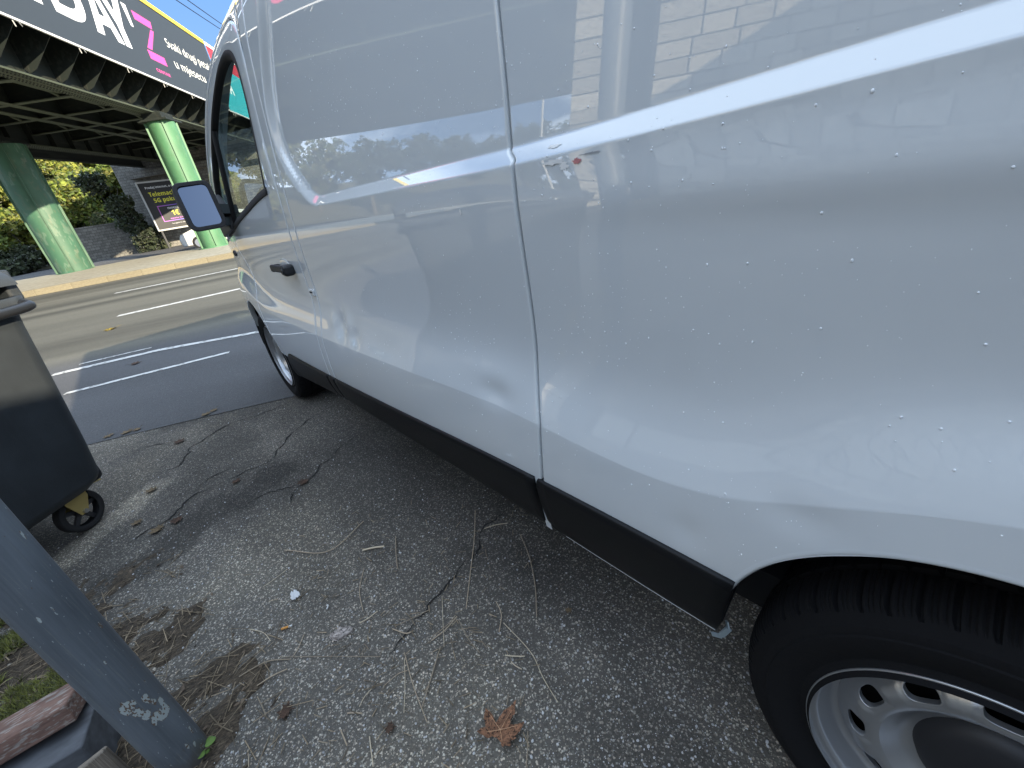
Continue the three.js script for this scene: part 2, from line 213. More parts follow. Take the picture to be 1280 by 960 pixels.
// a body panel between two seams; rounded turned-in edges at each seam
function panel(name, xL, xR, { top = 1.93, bot, mir = false, step = 0.011, edgeL = true, edgeR = true, mat = white, label } = {}) {
  const rows = []; for (let i = 0; i < 16; i++) rows.push(['l', i / 16]); for (const t of upRows) rows.push(['m', t]);
  const topF = typeof top === 'function' ? top : () => top; for (const y of hiRows) rows.push(['h', (y - 1.06) / 0.87]);
  const wid = Math.abs(xR(1) - xL(1)), nx = Math.ceil(wid / step); const cols = [];
  const E = [0, 0.0008, 0.0022, 0.0042, 0.0068, 0.010]; if (edgeL) cols.push(['s', 0]); for (const e of E) cols.push(['e', e]); for (let i = 1; i < nx; i++) cols.push(['f', i / nx]); for (const e of E.slice().reverse()) cols.push(['r', e]); if (edgeR) cols.push(['q', 0]);
  const rE = 0.0055; const ed = (d, on) => on && d < rE ? rE - Math.sqrt(rE * rE - (rE - d) ** 2) : 0;
  const pos = (ci, ri) => {
    const [ct, cv] = cols[ci], [rt, rv] = rows[ri]; let yg = rt === 'l' ? 0.65 : rt === 'm' ? 0.9 : lerp(1.06, 1.93, rv); let a = xL(yg), b = xR(yg); let x = ct === 'f' ? lerp(a + 0.012, b - 0.012, (cv * nx - 1) / Math.max(1, nx - 2)) : ct === 's' ? a : ct === 'q' ? b : ct === 'e' ? a + cv : b - cv;
    const yc = yCr(x), T = topF(x); let y; const M0 = Math.min(1.06, T - 0.02); if (rt === 'l') y = lerp(bot ? bot(x) : Math.max(yTrim(x) - 0.04, arch(x)), yc, rv); else if (rt === 'm') y = lerp(yc, M0, rv); else y = lerp(M0, T, T > 1.9 ? rv : rv); if (rt === 'h' && T === 1.93) y = lerp(1.06, 1.93, rv);
    a = xL(y); b = xR(y); x = ct === 'f' ? lerp(a + 0.012, b - 0.012, (cv * nx - 1) / Math.max(1, nx - 2)) : ct === 's' ? a : ct === 'q' ? b : ct === 'e' ? a + cv : b - cv;
    let z = sideZ(x, y) - (edgeL ? ed(x - a, true) : 0) - (edgeR ? ed(b - x, true) : 0); if (ct === 's' || ct === 'q') z -= 0.022;
    return [x, y, mirZ(z, mir)];
  };
  const g = grid(cols.length - 1, rows.length - 1, (u, v, i, j) => pos(i, j), (q) => [q[0], q[1]]); const m = vp(name, g, mat); if (label) m.userData.label = label; return m;
}
const G = 0.0028;
const seamR = spline([0.50, 0.56, 0.751, 0.883, 1.064, 1.246, 1.334, 1.458, 1.93], [-1.24, -1.225, -1.172, -1.130, -1.120, -1.108, -1.092, -1.076, -1.0]); // sliding door / rear quarter
const sSeam = (y) => seamR(y) * -((y < 0.72 ? zLow(y) : zMid(y)) - 0.022 * sstep(1.235, 1.258, y));
const bSeam = (y) => -1.955 + 0.05 * sstep(0.9, 1.35, y); // pillar strip / sliding door
const dSeam = (y) => -2.035 + 0.012 * sstep(0.9, 0.7, y) + 0.045 * sstep(0.95, 1.35, y); // front door rear edge
const fSeam = (y) => -3.06 - 0.20 * sstep(0.85, 1.2, y) + 0.05 * sstep(0.8, 0.5, y); // fender / front door
const belt = spline([-3.6, -3.32, -3.16, -2.9, -2.6, -2.19, -2.0], [1.165, 1.165, 1.18, 1.222, 1.262, 1.31, 1.322]);
const hoodY = spline([-4.3, -4.15, -3.9, -3.6, -3.3, -3.0], [0.86, 0.93, 1.04, 1.115, 1.155, 1.17]);
for (const mir of [false, true]) {
  const st = mir ? 0.03 : 0.011;
  panel('rear_quarter', (y) => sSeam(y) + G, () => 1.115, { mir, step: st });
  panel('sliding_door', (y) => bSeam(y) + G, (y) => sSeam(y) - G, { mir, step: st, label: mir ? undefined : 'dented white sliding door panel' });
  panel('pillar_strip', (y) => dSeam(y) + G, (y) => bSeam(y) - G, { mir, step: st });
  panel('front_door', (y) => fSeam(y) + G, (y) => dSeam(y) - G, { mir, step: st, top: belt });
  panel('front_fender', () => -4.14, (y) => fSeam(y) - G, { mir, step: st, top: (x) => Math.min(hoodY(x), belt(x)), bot: (x) => Math.max(0.40, arch(x)), edgeL: false });
  // inner body behind the seams
  vp('inner_body', grid(60, 40, (u, v) => { const x = lerp(-2.02, 1.1, u), y = lerp(0.42, 1.9, v), yy = Math.max(y, Math.min(arch(x) + 0.02, 1)); return [x, yy, mirZ(sideZ(x, yy) - 0.024, mir)]; }), white);
  vp('inner_door', grid(30, 24, (u, v) => { const x = lerp(-3.28, -2.03, u), y = lerp(Math.max(0.42, arch(x)), belt(x) - 0.02, v); return [x, y, mirZ(sideZ(x, y) - 0.05, mir)]; }), M([0.09, 0.09, 0.095], 0.8));
}
// pillar line that carries door frame, roof edge and windscreen
const kx = [-2.0, -2.3, -2.55, -2.85, -3.2, -3.5, -3.72], ky = [1.925, 1.912, 1.870, 1.768, 1.60, 1.405, 1.235];
const pilY = spline(kx.slice().reverse(), ky.slice().reverse());
function outline(pts, n, close = false) { return new THREE.CatmullRomCurve3(pts.map(([x, y]) => V(x, y, 0)), close, 'centripetal').getSpacedPoints(n); }
for (const mir of [false, true]) {
  const N = 90;
  const outer = outline([[-1.996, 1.315], [-1.994, 1.5], [-1.994, 1.7], [-2.02, 1.83], [-2.12, 1.889], [-2.3, 1.892], [-2.55, 1.85], [-2.85, 1.748], [-3.2, 1.58], [-3.42, 1.44], [-3.5, 1.32], [-3.43, 1.2], [-3.3, 1.166]], N);
  const inner = outline([[-2.165, 1.306], [-2.105, 1.5], [-2.085, 1.66], [-2.12, 1.775], [-2.24, 1.825], [-2.4, 1.818], [-2.6, 1.765], [-2.85, 1.672], [-3.12, 1.53], [-3.28, 1.43], [-3.36, 1.33], [-3.30, 1.22], [-3.18, 1.178]], N);
  vp('door_window_frame', grid(N, 7, (u, v, i, j) => { const w = [0, 0, 0.1, 0.3, 0.6, 0.9, 1, 1][j]; const x = lerp(outer[i].x, inner[i].x, w), y = lerp(outer[i].y, inner[i].y, w); const z = sideZ(x, y) - [0.02, 0.003, 0, 0, 0, 0, 0.004, 0.03][j]; return [x, y, mirZ(z, mir)]; }), white);
  { const oy = poly([-3.45, -3.42, -3.2, -2.85, -2.55, -2.3, -2.12, -2.06, -2.02, -2.0, -1.99], [1.41, 1.44, 1.58, 1.748, 1.85, 1.892, 1.889, 1.866, 1.83, 1.77, 1.70]); vp('roof_rail', grid(70, 4, (u, v, i, j) => { const x = lerp(-1.9925, -3.44, u), y = lerp(oy(x) + 0.004, Math.max(pilY(x), oy(x) + 0.006), j / 4); return [x, y, mirZ(sideZ(x, Math.min(y, 1.93)) - (j ? 0 : 0.004), mir)]; }), white); }
  // black seal inside the frame and the belt strip
  vp('window_seal', grid(N, 3, (u, v, i, j) => { const c = V(-2.65, 1.45, 0); const p = inner[i].clone().lerp(c, [-0.012, 0.012, 0.05, 0.06][j]); return [p.x, p.y, mirZ(sideZ(p.x, p.y) - [0.001, -0.001, 0.006, 0.03][j], mir)]; }), rubber);
  vp('belt_strip', grid(40, 3, (u, v, i, j) => { const x = lerp(-3.34, -2.13, u), y = belt(x) + [-0.006, -0.002, 0.022, 0.024][j]; return [x, y, mirZ(sideZ(x, y) + [-0.002, 0.006, 0.004, -0.02][j], mir)]; }), rubber);
  vp('door_glass', grid(26, 12, (u, v) => { const x = lerp(-2.09, -3.35, u); const lo = belt(x) - 0.01; let hi = lo; let best = 1e9; for (const p of inner) if (p.y > lo + 0.1 && Math.abs(p.x - x) < best) { best = Math.abs(p.x - x); hi = p.y; } const y = lerp(lo, Math.max(hi, lo + 0.02), v); return [x, y, mirZ(sideZ(x, y) - 0.016, mir)]; }), glass);
  const qp = (x, y) => V(x, y, mirZ(sideZ(x, y) - 0.008, mir));
  vp('quarter_light_bar', tube([qp(-3.02, 1.205), qp(-2.93, 1.40), qp(-2.84, 1.66)], 0.013, 16, 6), rubber);
  { // triangular sail panel that carries the mirror
    const sp = [[-3.34, 1.17], [-3.06, 1.205], [-3.08, 1.30], [-3.2, 1.385], [-3.36, 1.33]]; const sh = new THREE.Shape(sp.map(([x, y]) => new THREE.Vector2(x, y))); const g = new THREE.ExtrudeGeometry(sh, { depth: 0.03, bevelEnabled: true, bevelSize: 0.008, bevelThickness: 0.008, bevelSegments: 2 }); const z0 = sideZ(-3.2, 1.25); g.translate(0, 0, mir ? 2 * ZC - z0 - 0.02 : z0 - 0.01); vp('mirror_base', g, blackPlastic);
  }
  { // mirror: housing, glass, arm
    const hc = V(-2.98, 1.338, -0.437), hz = mirZ(hc.z, mir);
    const hs = new RoundedBoxGeometry(0.12, 0.236, 0.172, 6, 0.05).rotateZ(0.13).translate(hc.x - 0.05, hc.y, hz); vp('wing_mirror', hs, blackPlastic);
    const rr2 = (w, h, r) => { const q = new THREE.Shape(); q.moveTo(-w + r, -h); q.lineTo(w - r, -h); q.quadraticCurveTo(w, -h, w, -h + r); q.lineTo(w, h - r); q.quadraticCurveTo(w, h, w - r, h); q.lineTo(-w + r, h); q.quadraticCurveTo(-w, h, -w, h - r); q.lineTo(-w, -h + r); q.quadraticCurveTo(-w, -h, -w + r, -h); return q; };
    const rimS = rr2(0.086, 0.118, 0.04), hole = rr2(0.071, 0.104, 0.03); rimS.holes.push(hole); const rim = new THREE.ExtrudeGeometry(rimS, { depth: 0.022, bevelEnabled: true, bevelSize: 0.003, bevelThickness: 0.003, bevelSegments: 2 }); rim.rotateY(Math.PI / 2); rim.rotateZ(0.13); rim.translate(hc.x, hc.y, hz); vp('mirror_rim', rim, blackPlastic);
    const gg = new THREE.ExtrudeGeometry(rr2(0.073, 0.106, 0.03), { depth: 0.003, bevelEnabled: false }); gg.rotateY(Math.PI / 2); gg.rotateY(-0.05 * (mir ? -1 : 1)); gg.rotateZ(0.15); gg.translate(hc.x + 0.013, hc.y, hz); vp('mirror_glass', gg, M([0.10, 0.13, 0.18], 0.01, { metalness: 1 }));
    const arm = merge([bar(V(-3.12, 1.30, mirZ(-0.61, mir)), V(-3.02, 1.315, mirZ(-0.50, mir)), 0.07, 0.05), bar(V(-3.16, 1.235, mirZ(-0.61, mir)), V(-3.02, 1.25, mirZ(-0.50, mir)), 0.05, 0.045)]); vp('mirror_arm', arm, blackPlastic);
  }
  { // door handle with keyhole boss
    const hx = -2.25, hy = 1.0, z0 = sideZ(hx, hy), z = mirZ(z0 + 0.022, mir);
    const a = new RoundedBoxGeometry(0.20, 0.034, 0.022, 4, 0.011).translate(hx - 0.02, hy + 0.006, mirZ(z0 + 0.034, mir)); const b = rbox(0.055, 0.05, 0.05, 0.016, hx + 0.09, hy, z, 4), c = rbox(0.035, 0.034, 0.045, 0.012, hx - 0.105, hy + 0.004, z, 3), d = cyl(V(hx + 0.095, hy, z), V(hx + 0.095, hy, mirZ(z0 + 0.052, mir)), 0.014, 0.013, 20);
    const cup = new THREE.SphereGeometry(1, 24, 12).scale(0.075, 0.04, 0.004).translate(hx - 0.01, hy + 0.008, mirZ(z0 + 0.0005, mir));
    const h = vp('door_handle', merge([a, b, c, d]), blackPlastic); vp('handle_cup', cup, white);
  }
  vp('side_repeater', new THREE.SphereGeometry(1, 20, 10).scale(0.045, 0.02, 0.012).translate(-3.42, 1.055, mirZ(sideZ(-3.42, 1.055), mir)), blackPlastic);
  // small cover with a slot on the pillar strip
  vp('door_stop_cover', merge([rbox(0.05, 0.028, 0.012, 0.004, -1.99, 0.905, mirZ(sideZ(-1.99, 0.905) + 0.002, mir)), ]), white);
  vp('cover_slot', box(0.022, 0.006, 0.004, -1.99, 0.908, mirZ(sideZ(-1.99, 0.905) + 0.009, mir)), blackDark);
}
// black plastic sill trims, a separate moulding on each panel
function sill(x0, x1, mir, taperF = 0, slant = 0) {
  const n = Math.ceil((x1 - x0) / 0.03); const prof = [[1, -0.012], [1, 0.004], [0.975, 0.009], [0.9, 0.012], [0.6, 0.010], [0.25, 0.004], [0.05, -0.006], [0, -0.016], [-0.02, -0.04]];
  const g = grid(n + 2, prof.length - 1, (u, v, i, j) => { const cap = i === 0 || i === n + 2; const k = clamp((i - 1) / n), x = lerp(x0, x1 + slant * (prof[j][0] - 0.5), k); let t = yTrim(x), b = 0.388 + Math.min(0, x + 2.0) * 0.09; if (taperF) { const q = clamp((x - x0) / taperF); t = lerp(b + 0.07, t, Math.sqrt(clamp(q * (2 - q)))); } const [py, pz] = prof[j]; const y = lerp(b, t, py); const z = sideZ(x, Math.max(y, 0.36)) + pz - (1 - py) * 0.004 - (cap ? 0.03 : 0); return [x, y, mirZ(z, mir)]; }, (q) => [q[0], q[1]]);
  return g;
}
const sillMat = MP([0.006, 0.0065, 0.0075], 0.42, { bumpMap: rep(tex(256, 256, (i, j) => { const v = 0.5 + 0.5 * hash(i, j, 44); return [v, v, v]; }, false), 8, 8), bumpScale: 0.00025, specularIntensity: 0.45 });
for (const mir of [false, true]) {
  vp('sill_trim', sill(-2.80, -2.035, mir, 0.10), sillMat); vp('sill_trim', sill(-2.029, -1.952, mir), sillMat); vp('sill_trim', sill(-1.945, -0.648, mir), sillMat); vp('sill_trim', sill(-0.635, -0.204, mir, 0, 0.036), sillMat);
  vp('sill_flange', grid(60, 2, (u, v, i, j) => { const x = lerp(-0.60, -0.225, u); const y = [0.5, 0.395, 0.3835][j]; return [x, y, mirZ(sideZ(x, Math.max(y, 0.36)) - [0.012, 0.02, 0.016][j], mir)]; }), white);
  for (const [c, cy] of ARC) {
    const n = 64; vp('wheel_arch_lip', grid(n, 5, (u, v, i, j) => { const a = lerp(0.33, Math.PI - 0.33, u); const r = RA - [-0.008, -0.003, 0, 0.003, 0.006, 0.006][j]; const x = c + Math.cos(a) * RA, y = cy + Math.sin(a) * RA; return [c + Math.cos(a) * r, cy + Math.sin(a) * r, mirZ(sideZ(x, y) - [0.0002, -0.0006, 0.0002, 0.004, 0.02, 0.03][j], mir)]; }), white);
    vp('wheel_arch_liner', grid(40, 4, (u, v, i, j) => { const a = lerp(-0.12, Math.PI + 0.12, u); const r = j === 4 ? 0.05 : RA + 0.008 + 0.012 * j; return [c + Math.cos(a) * r, cy + Math.sin(a) * r, mirZ([-0.56, -0.66, -0.8, -0.92, -0.92][j], mir)]; }), blackDark);
  }
}
vp('sill_seam', grid(2, 8, (u, v) => { const x = lerp(-0.652, -0.632, u), y = lerp(0.398, 0.575, v); return [x, y, sideZ(x, y) - 0.003]; }), white);
// torn end of the rear sill flange
{ const z = sideZ(-0.24, 0.4) - 0.012; vp('bent_flange_end', merge([bar(V(-0.228, 0.377, z), V(-0.211, 0.381, z - 0.004), 0.003, 0.009), bar(V(-0.213, 0.381, z - 0.004), V(-0.203, 0.403, z - 0.012), 0.004, 0.012), bar(V(-0.204, 0.402, z - 0.012), V(-0.209, 0.414, z - 0.016), 0.003, 0.009)]), M([0.35, 0.42, 0.45], 0.5, { metalness: 0.4 })); }
// roof, windscreen pillars and windscreen
const Wd = (t, s) => { // t along pillar line (x), s 0..1 across from left to right
  const x = t, y = pilY(x), zl = sideZ(x, Math.min(y, 1.925)), zr = 2 * ZC - zl, b = 4 * s * (1 - s); const ws = sstep(-2.4, -3.0, x); return [x - ws * 0.10 * b * b, y + (1 - ws) * 0.045 * Math.pow(b, 0.5), lerp(zl, zr, s)];
};
{
  const bow = (s) => 0.5 - 0.5 * Math.cos(Math.PI * s);
  vp('roof', grid(50, 60, (u, v) => { const x = lerp(1.12, -2.0, u); const s = bow(v), zl = sideZ(x, 1.93), b = Math.pow(4 * s * (1 - s), 0.42); return [x, 1.928 + 0.045 * b + 0.008 * b * Math.cos((zl - ZC) * s * 40), lerp(zl, 2 * ZC - zl, s)]; }), white);
  vp('cab_roof', grid(24, 60, (u, v) => { const x = lerp(-2.0, -2.52, u), s = bow(v); const b = Math.pow(4 * s * (1 - s), 0.42); const q = Wd(x, s); return [q[0], pilY(x) + 0.045 * b * (1 - 0.5 * u), q[2]]; }), white);
  for (const r of [0, 1]) vp('windscreen_pillar', grid(36, 8, (u, v) => { const x = lerp(-2.3, -3.72, u); const s = r ? 1 - v * 0.06 : v * 0.06; const q = Wd(x, s); return [q[0], q[1] + 0.012 * Math.sin(v * Math.PI) - (v > 0.99 ? 0.015 : 0), q[2]]; }), white);
  vp('windscreen', grid(20, 20, (u, v) => { const x = lerp(-2.52, -3.72, u); const q = Wd(x, lerp(0.035, 0.965, v)); return [q[0], q[1] - 0.025, q[2]]; }), glass);
  const H = (x, s) => { const zl = sideZ(x, hoodY(x)), b = 4 * s * (1 - s); return [x - 0.12 * b * sstep(-3.6, -4.1, x), hoodY(x) + 0.085 * Math.pow(b, 0.6), lerp(zl, 2 * ZC - zl, s)]; };
  vp('bonnet', grid(26, 40, (u, v) => H(lerp(-3.3, -4.14, u), v)), white);
  vp('cowl', grid(6, 30, (u, v) => { const a = Wd(-3.72, v), b = H(-3.45, v); return [lerp(a[0], b[0], u), lerp(a[1] - 0.02, b[1] - 0.03, u), lerp(a[2], b[2], u)]; }), blackPlastic);
  vp('front_bumper', grid(40, 16, (u, v) => { const a = H(-4.14, u), y = lerp(a[1], 0.27, v), o = -0.10 * Math.sin(Math.PI * clamp(v * 1.1)) ; return [a[0] + o * Math.pow(4 * u * (1 - u), 0.3) , y, a[2]]; }), white);
  vp('grille', grid(10, 4, (u, v) => { const s = lerp(0.3, 0.7, u); return [H(-4.14, s)[0] - 0.11, lerp(0.84, 0.62, v), H(-4.14, s)[2]]; }), blackPlastic);
  for (const r of [0, 1]) vp('headlight', new THREE.SphereGeometry(1, 20, 12).scale(0.12, 0.09, 0.16).translate(-4.13, 0.86, mirZ(-1.0, r)), MP([0.8, 0.82, 0.85], 0.05, { clearcoat: 1, metalness: 0.5 }));
  vp('rear_doors', grid(12, 20, (u, v) => { const y = lerp(0.42, 1.93, v); const zl = sideZ(1.1, y); return [1.12 + 0.03 * Math.sin(Math.PI * u), y, lerp(zl - 0.01, 2 * ZC - zl + 0.01, u)]; }), white);
  vp('underbody', merge([box(3.15, 0.10, 1.62, -1.6, 0.41, ZC), box(0.9, 0.14, 1.1, -3.7, 0.40, ZC), box(0.8, 0.12, 1.1, 0.6, 0.42, ZC), box(0.14, 0.14, 1.5, WR, 0.335, ZC), box(0.14, 0.14, 1.5, WF, 0.335, ZC)]), blackDark);
  vp('bulkhead', box(0.03, 1.35, 1.58, -1.93, 1.12, ZC), M([0.05, 0.05, 0.055], 0.8));
  vp('dashboard', merge([rbox(0.55, 0.32, 1.6, 0.1, -3.32, 1.0, ZC, 3), rbox(0.3, 0.1, 0.5, 0.04, -3.12, 1.17, ZC + 0.4, 3)]), M([0.02, 0.02, 0.022], 0.7));
  vp('steering_wheel', new THREE.TorusGeometry(0.19, 0.016, 10, 40).rotateY(Math.PI / 2).rotateZ(0.5).translate(-2.95, 1.13, ZC + 0.42), blackPlastic);
  for (const dz of [0.5, 0, -0.45]) vp('seat', merge([rbox(0.5, 0.16, 0.46, 0.06, -2.5, 0.78, ZC + dz, 3), rbox(0.16, 0.62, 0.46, 0.07, -2.17, 1.1, ZC + dz, 3), rbox(0.1, 0.18, 0.26, 0.04, -2.12, 1.5, ZC + dz, 3)]), M([0.03, 0.03, 0.034], 0.95));
}
// wheels: tyre with moulded shoulder blocks, dished steel rim with oval vents
const steel = M([0.52, 0.53, 0.545], 0.3, { metalness: 0.8 });
function wheel(cx, mir) {
  const zf = -0.567; // outer plane of the wheel
  const P = [[0.218, 0.012], [0.226, 0.002], [0.236, -0.002], [0.25, 0.004], [0.268, 0.012], [0.285, 0.0135], [0.287, 0.0115], [0.3, 0.010], [0.302, 0.008], [0.315, 0.001], [0.323, -0.007], [0.328, -0.017], [0.3315, -0.028], [0.333, -0.036], [0.335, -0.05], [0.3355, -0.064], [0.3355, -0.067], [0.327, -0.069], [0.327, -0.077], [0.336, -0.079], [0.337, -0.10], [0.337, -0.103], [0.328, -0.105], [0.328, -0.113], [0.337, -0.115], [0.3355, -0.15], [0.33, -0.185], [0.31, -0.20], [0.25, -0.20], [0.21, -0.19]];
  const N = mir ? 216 : 720; let tyreG = grid(N, P.length - 1, (u, v, i, j) => { const a = u * Math.PI * 2; let [r, z] = P[j]; const ph = i % 12; if (!mir) { if (j >= 10 && j <= 16) { if (ph === 1 || ph === 2) r -= 0.009; else if (ph === 5 || ph === 8 || ph === 10) r -= 0.0028; } if (j > 18 && j < 25 && ((i + 5) % 12 === 1 || (i + 5) % 12 === 2)) r -= 0.007; if (j === 5 && i % 3 === 0) z += 0.0006; } return [cx + Math.cos(a) * r, 0.335 + Math.sin(a) * r, mirZ(zf + z, mir)]; }, (q, u, v) => [u * 12, v * 2]);
  if (!mir) tyreG = toCreasedNormals(tyreG, 0.55);
  const W = vp('wheel', tyreG, MP([0.009, 0.009, 0.010], 0.85, { specularIntensity: 0.4, bumpMap: rep(tex(128, 128, (i, j) => { const v = 0.4 + 0.6 * fbm(i / 7, j / 7, 3, 91); return [v, v, v]; }, false), 2, 2), bumpScale: 0.0006 }));
  W.userData.label = undefined; delete W.userData.label;
  // rim: turned profile, with oval vents let into the face
  const face = spline([0.124, 0.132, 0.142, 0.152, 0.163, 0.175, 0.186, 0.194], [-0.034, -0.027, -0.0225, -0.0205, -0.023, -0.033, -0.046, -0.052]);
  const lp = (pr) => new THREE.LatheGeometry(pr.map(([r, z]) => new THREE.Vector2(Math.max(r, 0.0001), z)), 120).rotateX(Math.PI / 2);
  const pcs = [lp([[0.222, -0.03], [0.2225, 0.003], [0.224, 0.006], [0.2255, 0.003], [0.2245, -0.003], [0.219, -0.0075], [0.214, -0.0075], [0.211, -0.014], [0.209, -0.03], [0.206, -0.044], [0.201, -0.051], [0.194, -0.052]]), lp([[0.132, face(0.132)], [0.124, -0.036], [0.114, -0.048], [0.104, -0.056], [0.09, -0.058], [0.0, -0.058]])];
  const NV = 12, r0 = 0.132, r1 = 0.194, da = Math.PI / NV; // each sector: a web between its rim and the vent
  for (let k = 0; k < NV; k++) { const ac = (k + 0.35) / NV * Math.PI * 2, n = 40; const rect = [], hole = []; for (let q = 0; q <= n; q++) { const t = q / n * Math.PI * 2 - Math.PI * 0.75, ct = Math.cos(t), st = Math.sin(t), m = Math.max(Math.abs(ct), Math.abs(st)); rect.push([ct / m * da, (r0 + r1) / 2 - 0.0 + st / m * (r1 - r0) / 2]); const ex = 2 / 2.7; hole.push([Math.sign(ct) * Math.pow(Math.abs(ct), ex) * 0.021 / 0.162, 0.162 + Math.sign(st) * Math.pow(Math.abs(st), ex) * 0.0125]); }
    pcs.push(grid(n, 8, (u, v, i, j) => { if (j === 8) { const [a, r] = hole[i]; const A = ac + a; return [Math.cos(A) * r, Math.sin(A) * r, face(r) - 0.012]; } const t = 1 - Math.pow(1 - j / 7, 1.6); const a = lerp(rect[i][0], hole[i][0], t), r = lerp(rect[i][1], hole[i][1], t), A = ac + a; const lip = 0.0025 * sstep(0.55, 0.85, t); return [Math.cos(A) * r, Math.sin(A) * r, face(r) - lip - (j === 7 ? 0.001 : 0)]; })); }
  const rg = merge(pcs); if (mir) rg.rotateY(Math.PI); rg.translate(cx, 0.335, mirZ(zf, mir)); mesh('rim', rg.translate(1.58, 0, 1.478), steel, W);
  const cap = new THREE.LatheGeometry([[0.0001, 0.018], [0.05, 0.017], [0.078, 0.012], [0.092, 0.002], [0.098, -0.012]].map(([r, z]) => new THREE.Vector2(r, z - 0.048)), 60).rotateX(Math.PI / 2); if (mir) cap.rotateY(Math.PI); cap.translate(cx + 1.58, 0.335, mirZ(zf, mir) + 1.478); mesh('hub_cap', cap, M([0.02, 0.02, 0.023], 0.5), W);
  const back = cyl(V(cx, 0.335, mirZ(zf - 0.09, mir)), V(cx, 0.335, mirZ(zf - 0.11, mir)), 0.2, 0.2, 40).translate(1.58, 0, 1.478); mesh('brake_drum', back, blackDark, W);
}
for (const mir of [false, true]) { wheel(WR, mir); wheel(WF, mir); }
{ // scuff where something scraped the shoulder: bared filler and red paint transfer
  const sc = (u0, v0, sx, sy, mat, sd, name) => { const pts = []; for (let k = 0; k < 26; k++) { const a = k / 26 * 6.283, r = 0.55 + 0.75 * hash(k, sd, 4); pts.push([u0 + Math.cos(a) * r * sx, v0 + Math.sin(a) * r * sy]); } const p = [[u0, v0], ...pts], g = new THREE.BufferGeometry(); const arr = [], idx = []; for (const [x, y] of p) arr.push(x, y, sideZ(x, y) + 0.0012); for (let k = 1; k <= 26; k++) idx.push(0, k, k % 26 + 1); g.setAttribute('position', new THREE.Float32BufferAttribute(arr, 3)); g.setIndex(idx); g.computeVertexNormals(); vp(name, g, mat); };
  const bare = M([0.82, 0.82, 0.8], 0.7), red = M([0.55, 0.22, 0.22], 0.7), grey = M([0.35, 0.36, 0.38], 0.7);
  sc(-0.525, 1.223, 0.022, 0.004, bare, 1, 'scratch'); sc(-0.505, 1.215, 0.009, 0.006, bare, 2, 'scratch'); sc(-0.478, 1.219, 0.010, 0.004, red, 3, 'scratch'); sc(-0.53, 1.246, 0.013, 0.0025, bare, 4, 'scratch'); sc(-0.45, 1.226, 0.02, 0.0012, grey, 5, 'scratch'); sc(-0.80, 1.165, 0.004, 0.006, bare, 6, 'scratch');
}

// ------------------------------------------------------------------ railway bridge (local frame: x along the bridge, z across towards the lot)
const BT = 2.598; // turn of the bridge about y
const bw = (a, y, c) => V(-0.856 * a + 0.517 * c, y, -0.517 * a - 0.856 * c);
const wornGreen = (base, chip) => tex(512, 512, (i, j) => { const n = fbm(i / 60, j / 60, 5, 51), c = sstep(0.60, 0.66, fbm(i / 26 + 9, j / 48, 5, 53)) * chip, k = 0.8 + 0.4 * n, f = 0.95 + 0.1 * hash(i, j, 2); const rust = sstep(0.60, 0.7, fbm(i / 18, j / 30 + 4, 4, 57)) * chip; let r = base[0] * k, g = base[1] * k, b = base[2] * k; r = lerp(r, 0.42, c); g = lerp(g, 0.45, c); b = lerp(b, 0.36, c); r = lerp(r, 0.30, rust * 0.7); g = lerp(g, 0.17, rust * 0.7); b = lerp(b, 0.09, rust * 0.7); return [s2(r * f), s2(g * f), s2(b * f)]; });
const steelGreen = M([1, 1, 1], 0.75, { map: rep(wornGreen([0.009, 0.014, 0.011], 0.03), 0.6, 0.6) });
const flangeGreen = M([1, 1, 1], 0.75, { map: rep(wornGreen([0.06, 0.075, 0.05], 0.1), 0.6, 0.6) });
const bridge = thing('railway_bridge', 'dark green riveted steel railway bridge crossing over the road', 'bridge', [0, 0, 0], BT);
const YB = 5.80, CN = -9.9, CFAR = -16.2, A0 = 2.6, A1 = 37.2;
const lg = (w, h, a0, a1, y, c) => box(a1 - a0, h, w, (a0 + a1) / 2, y, c);
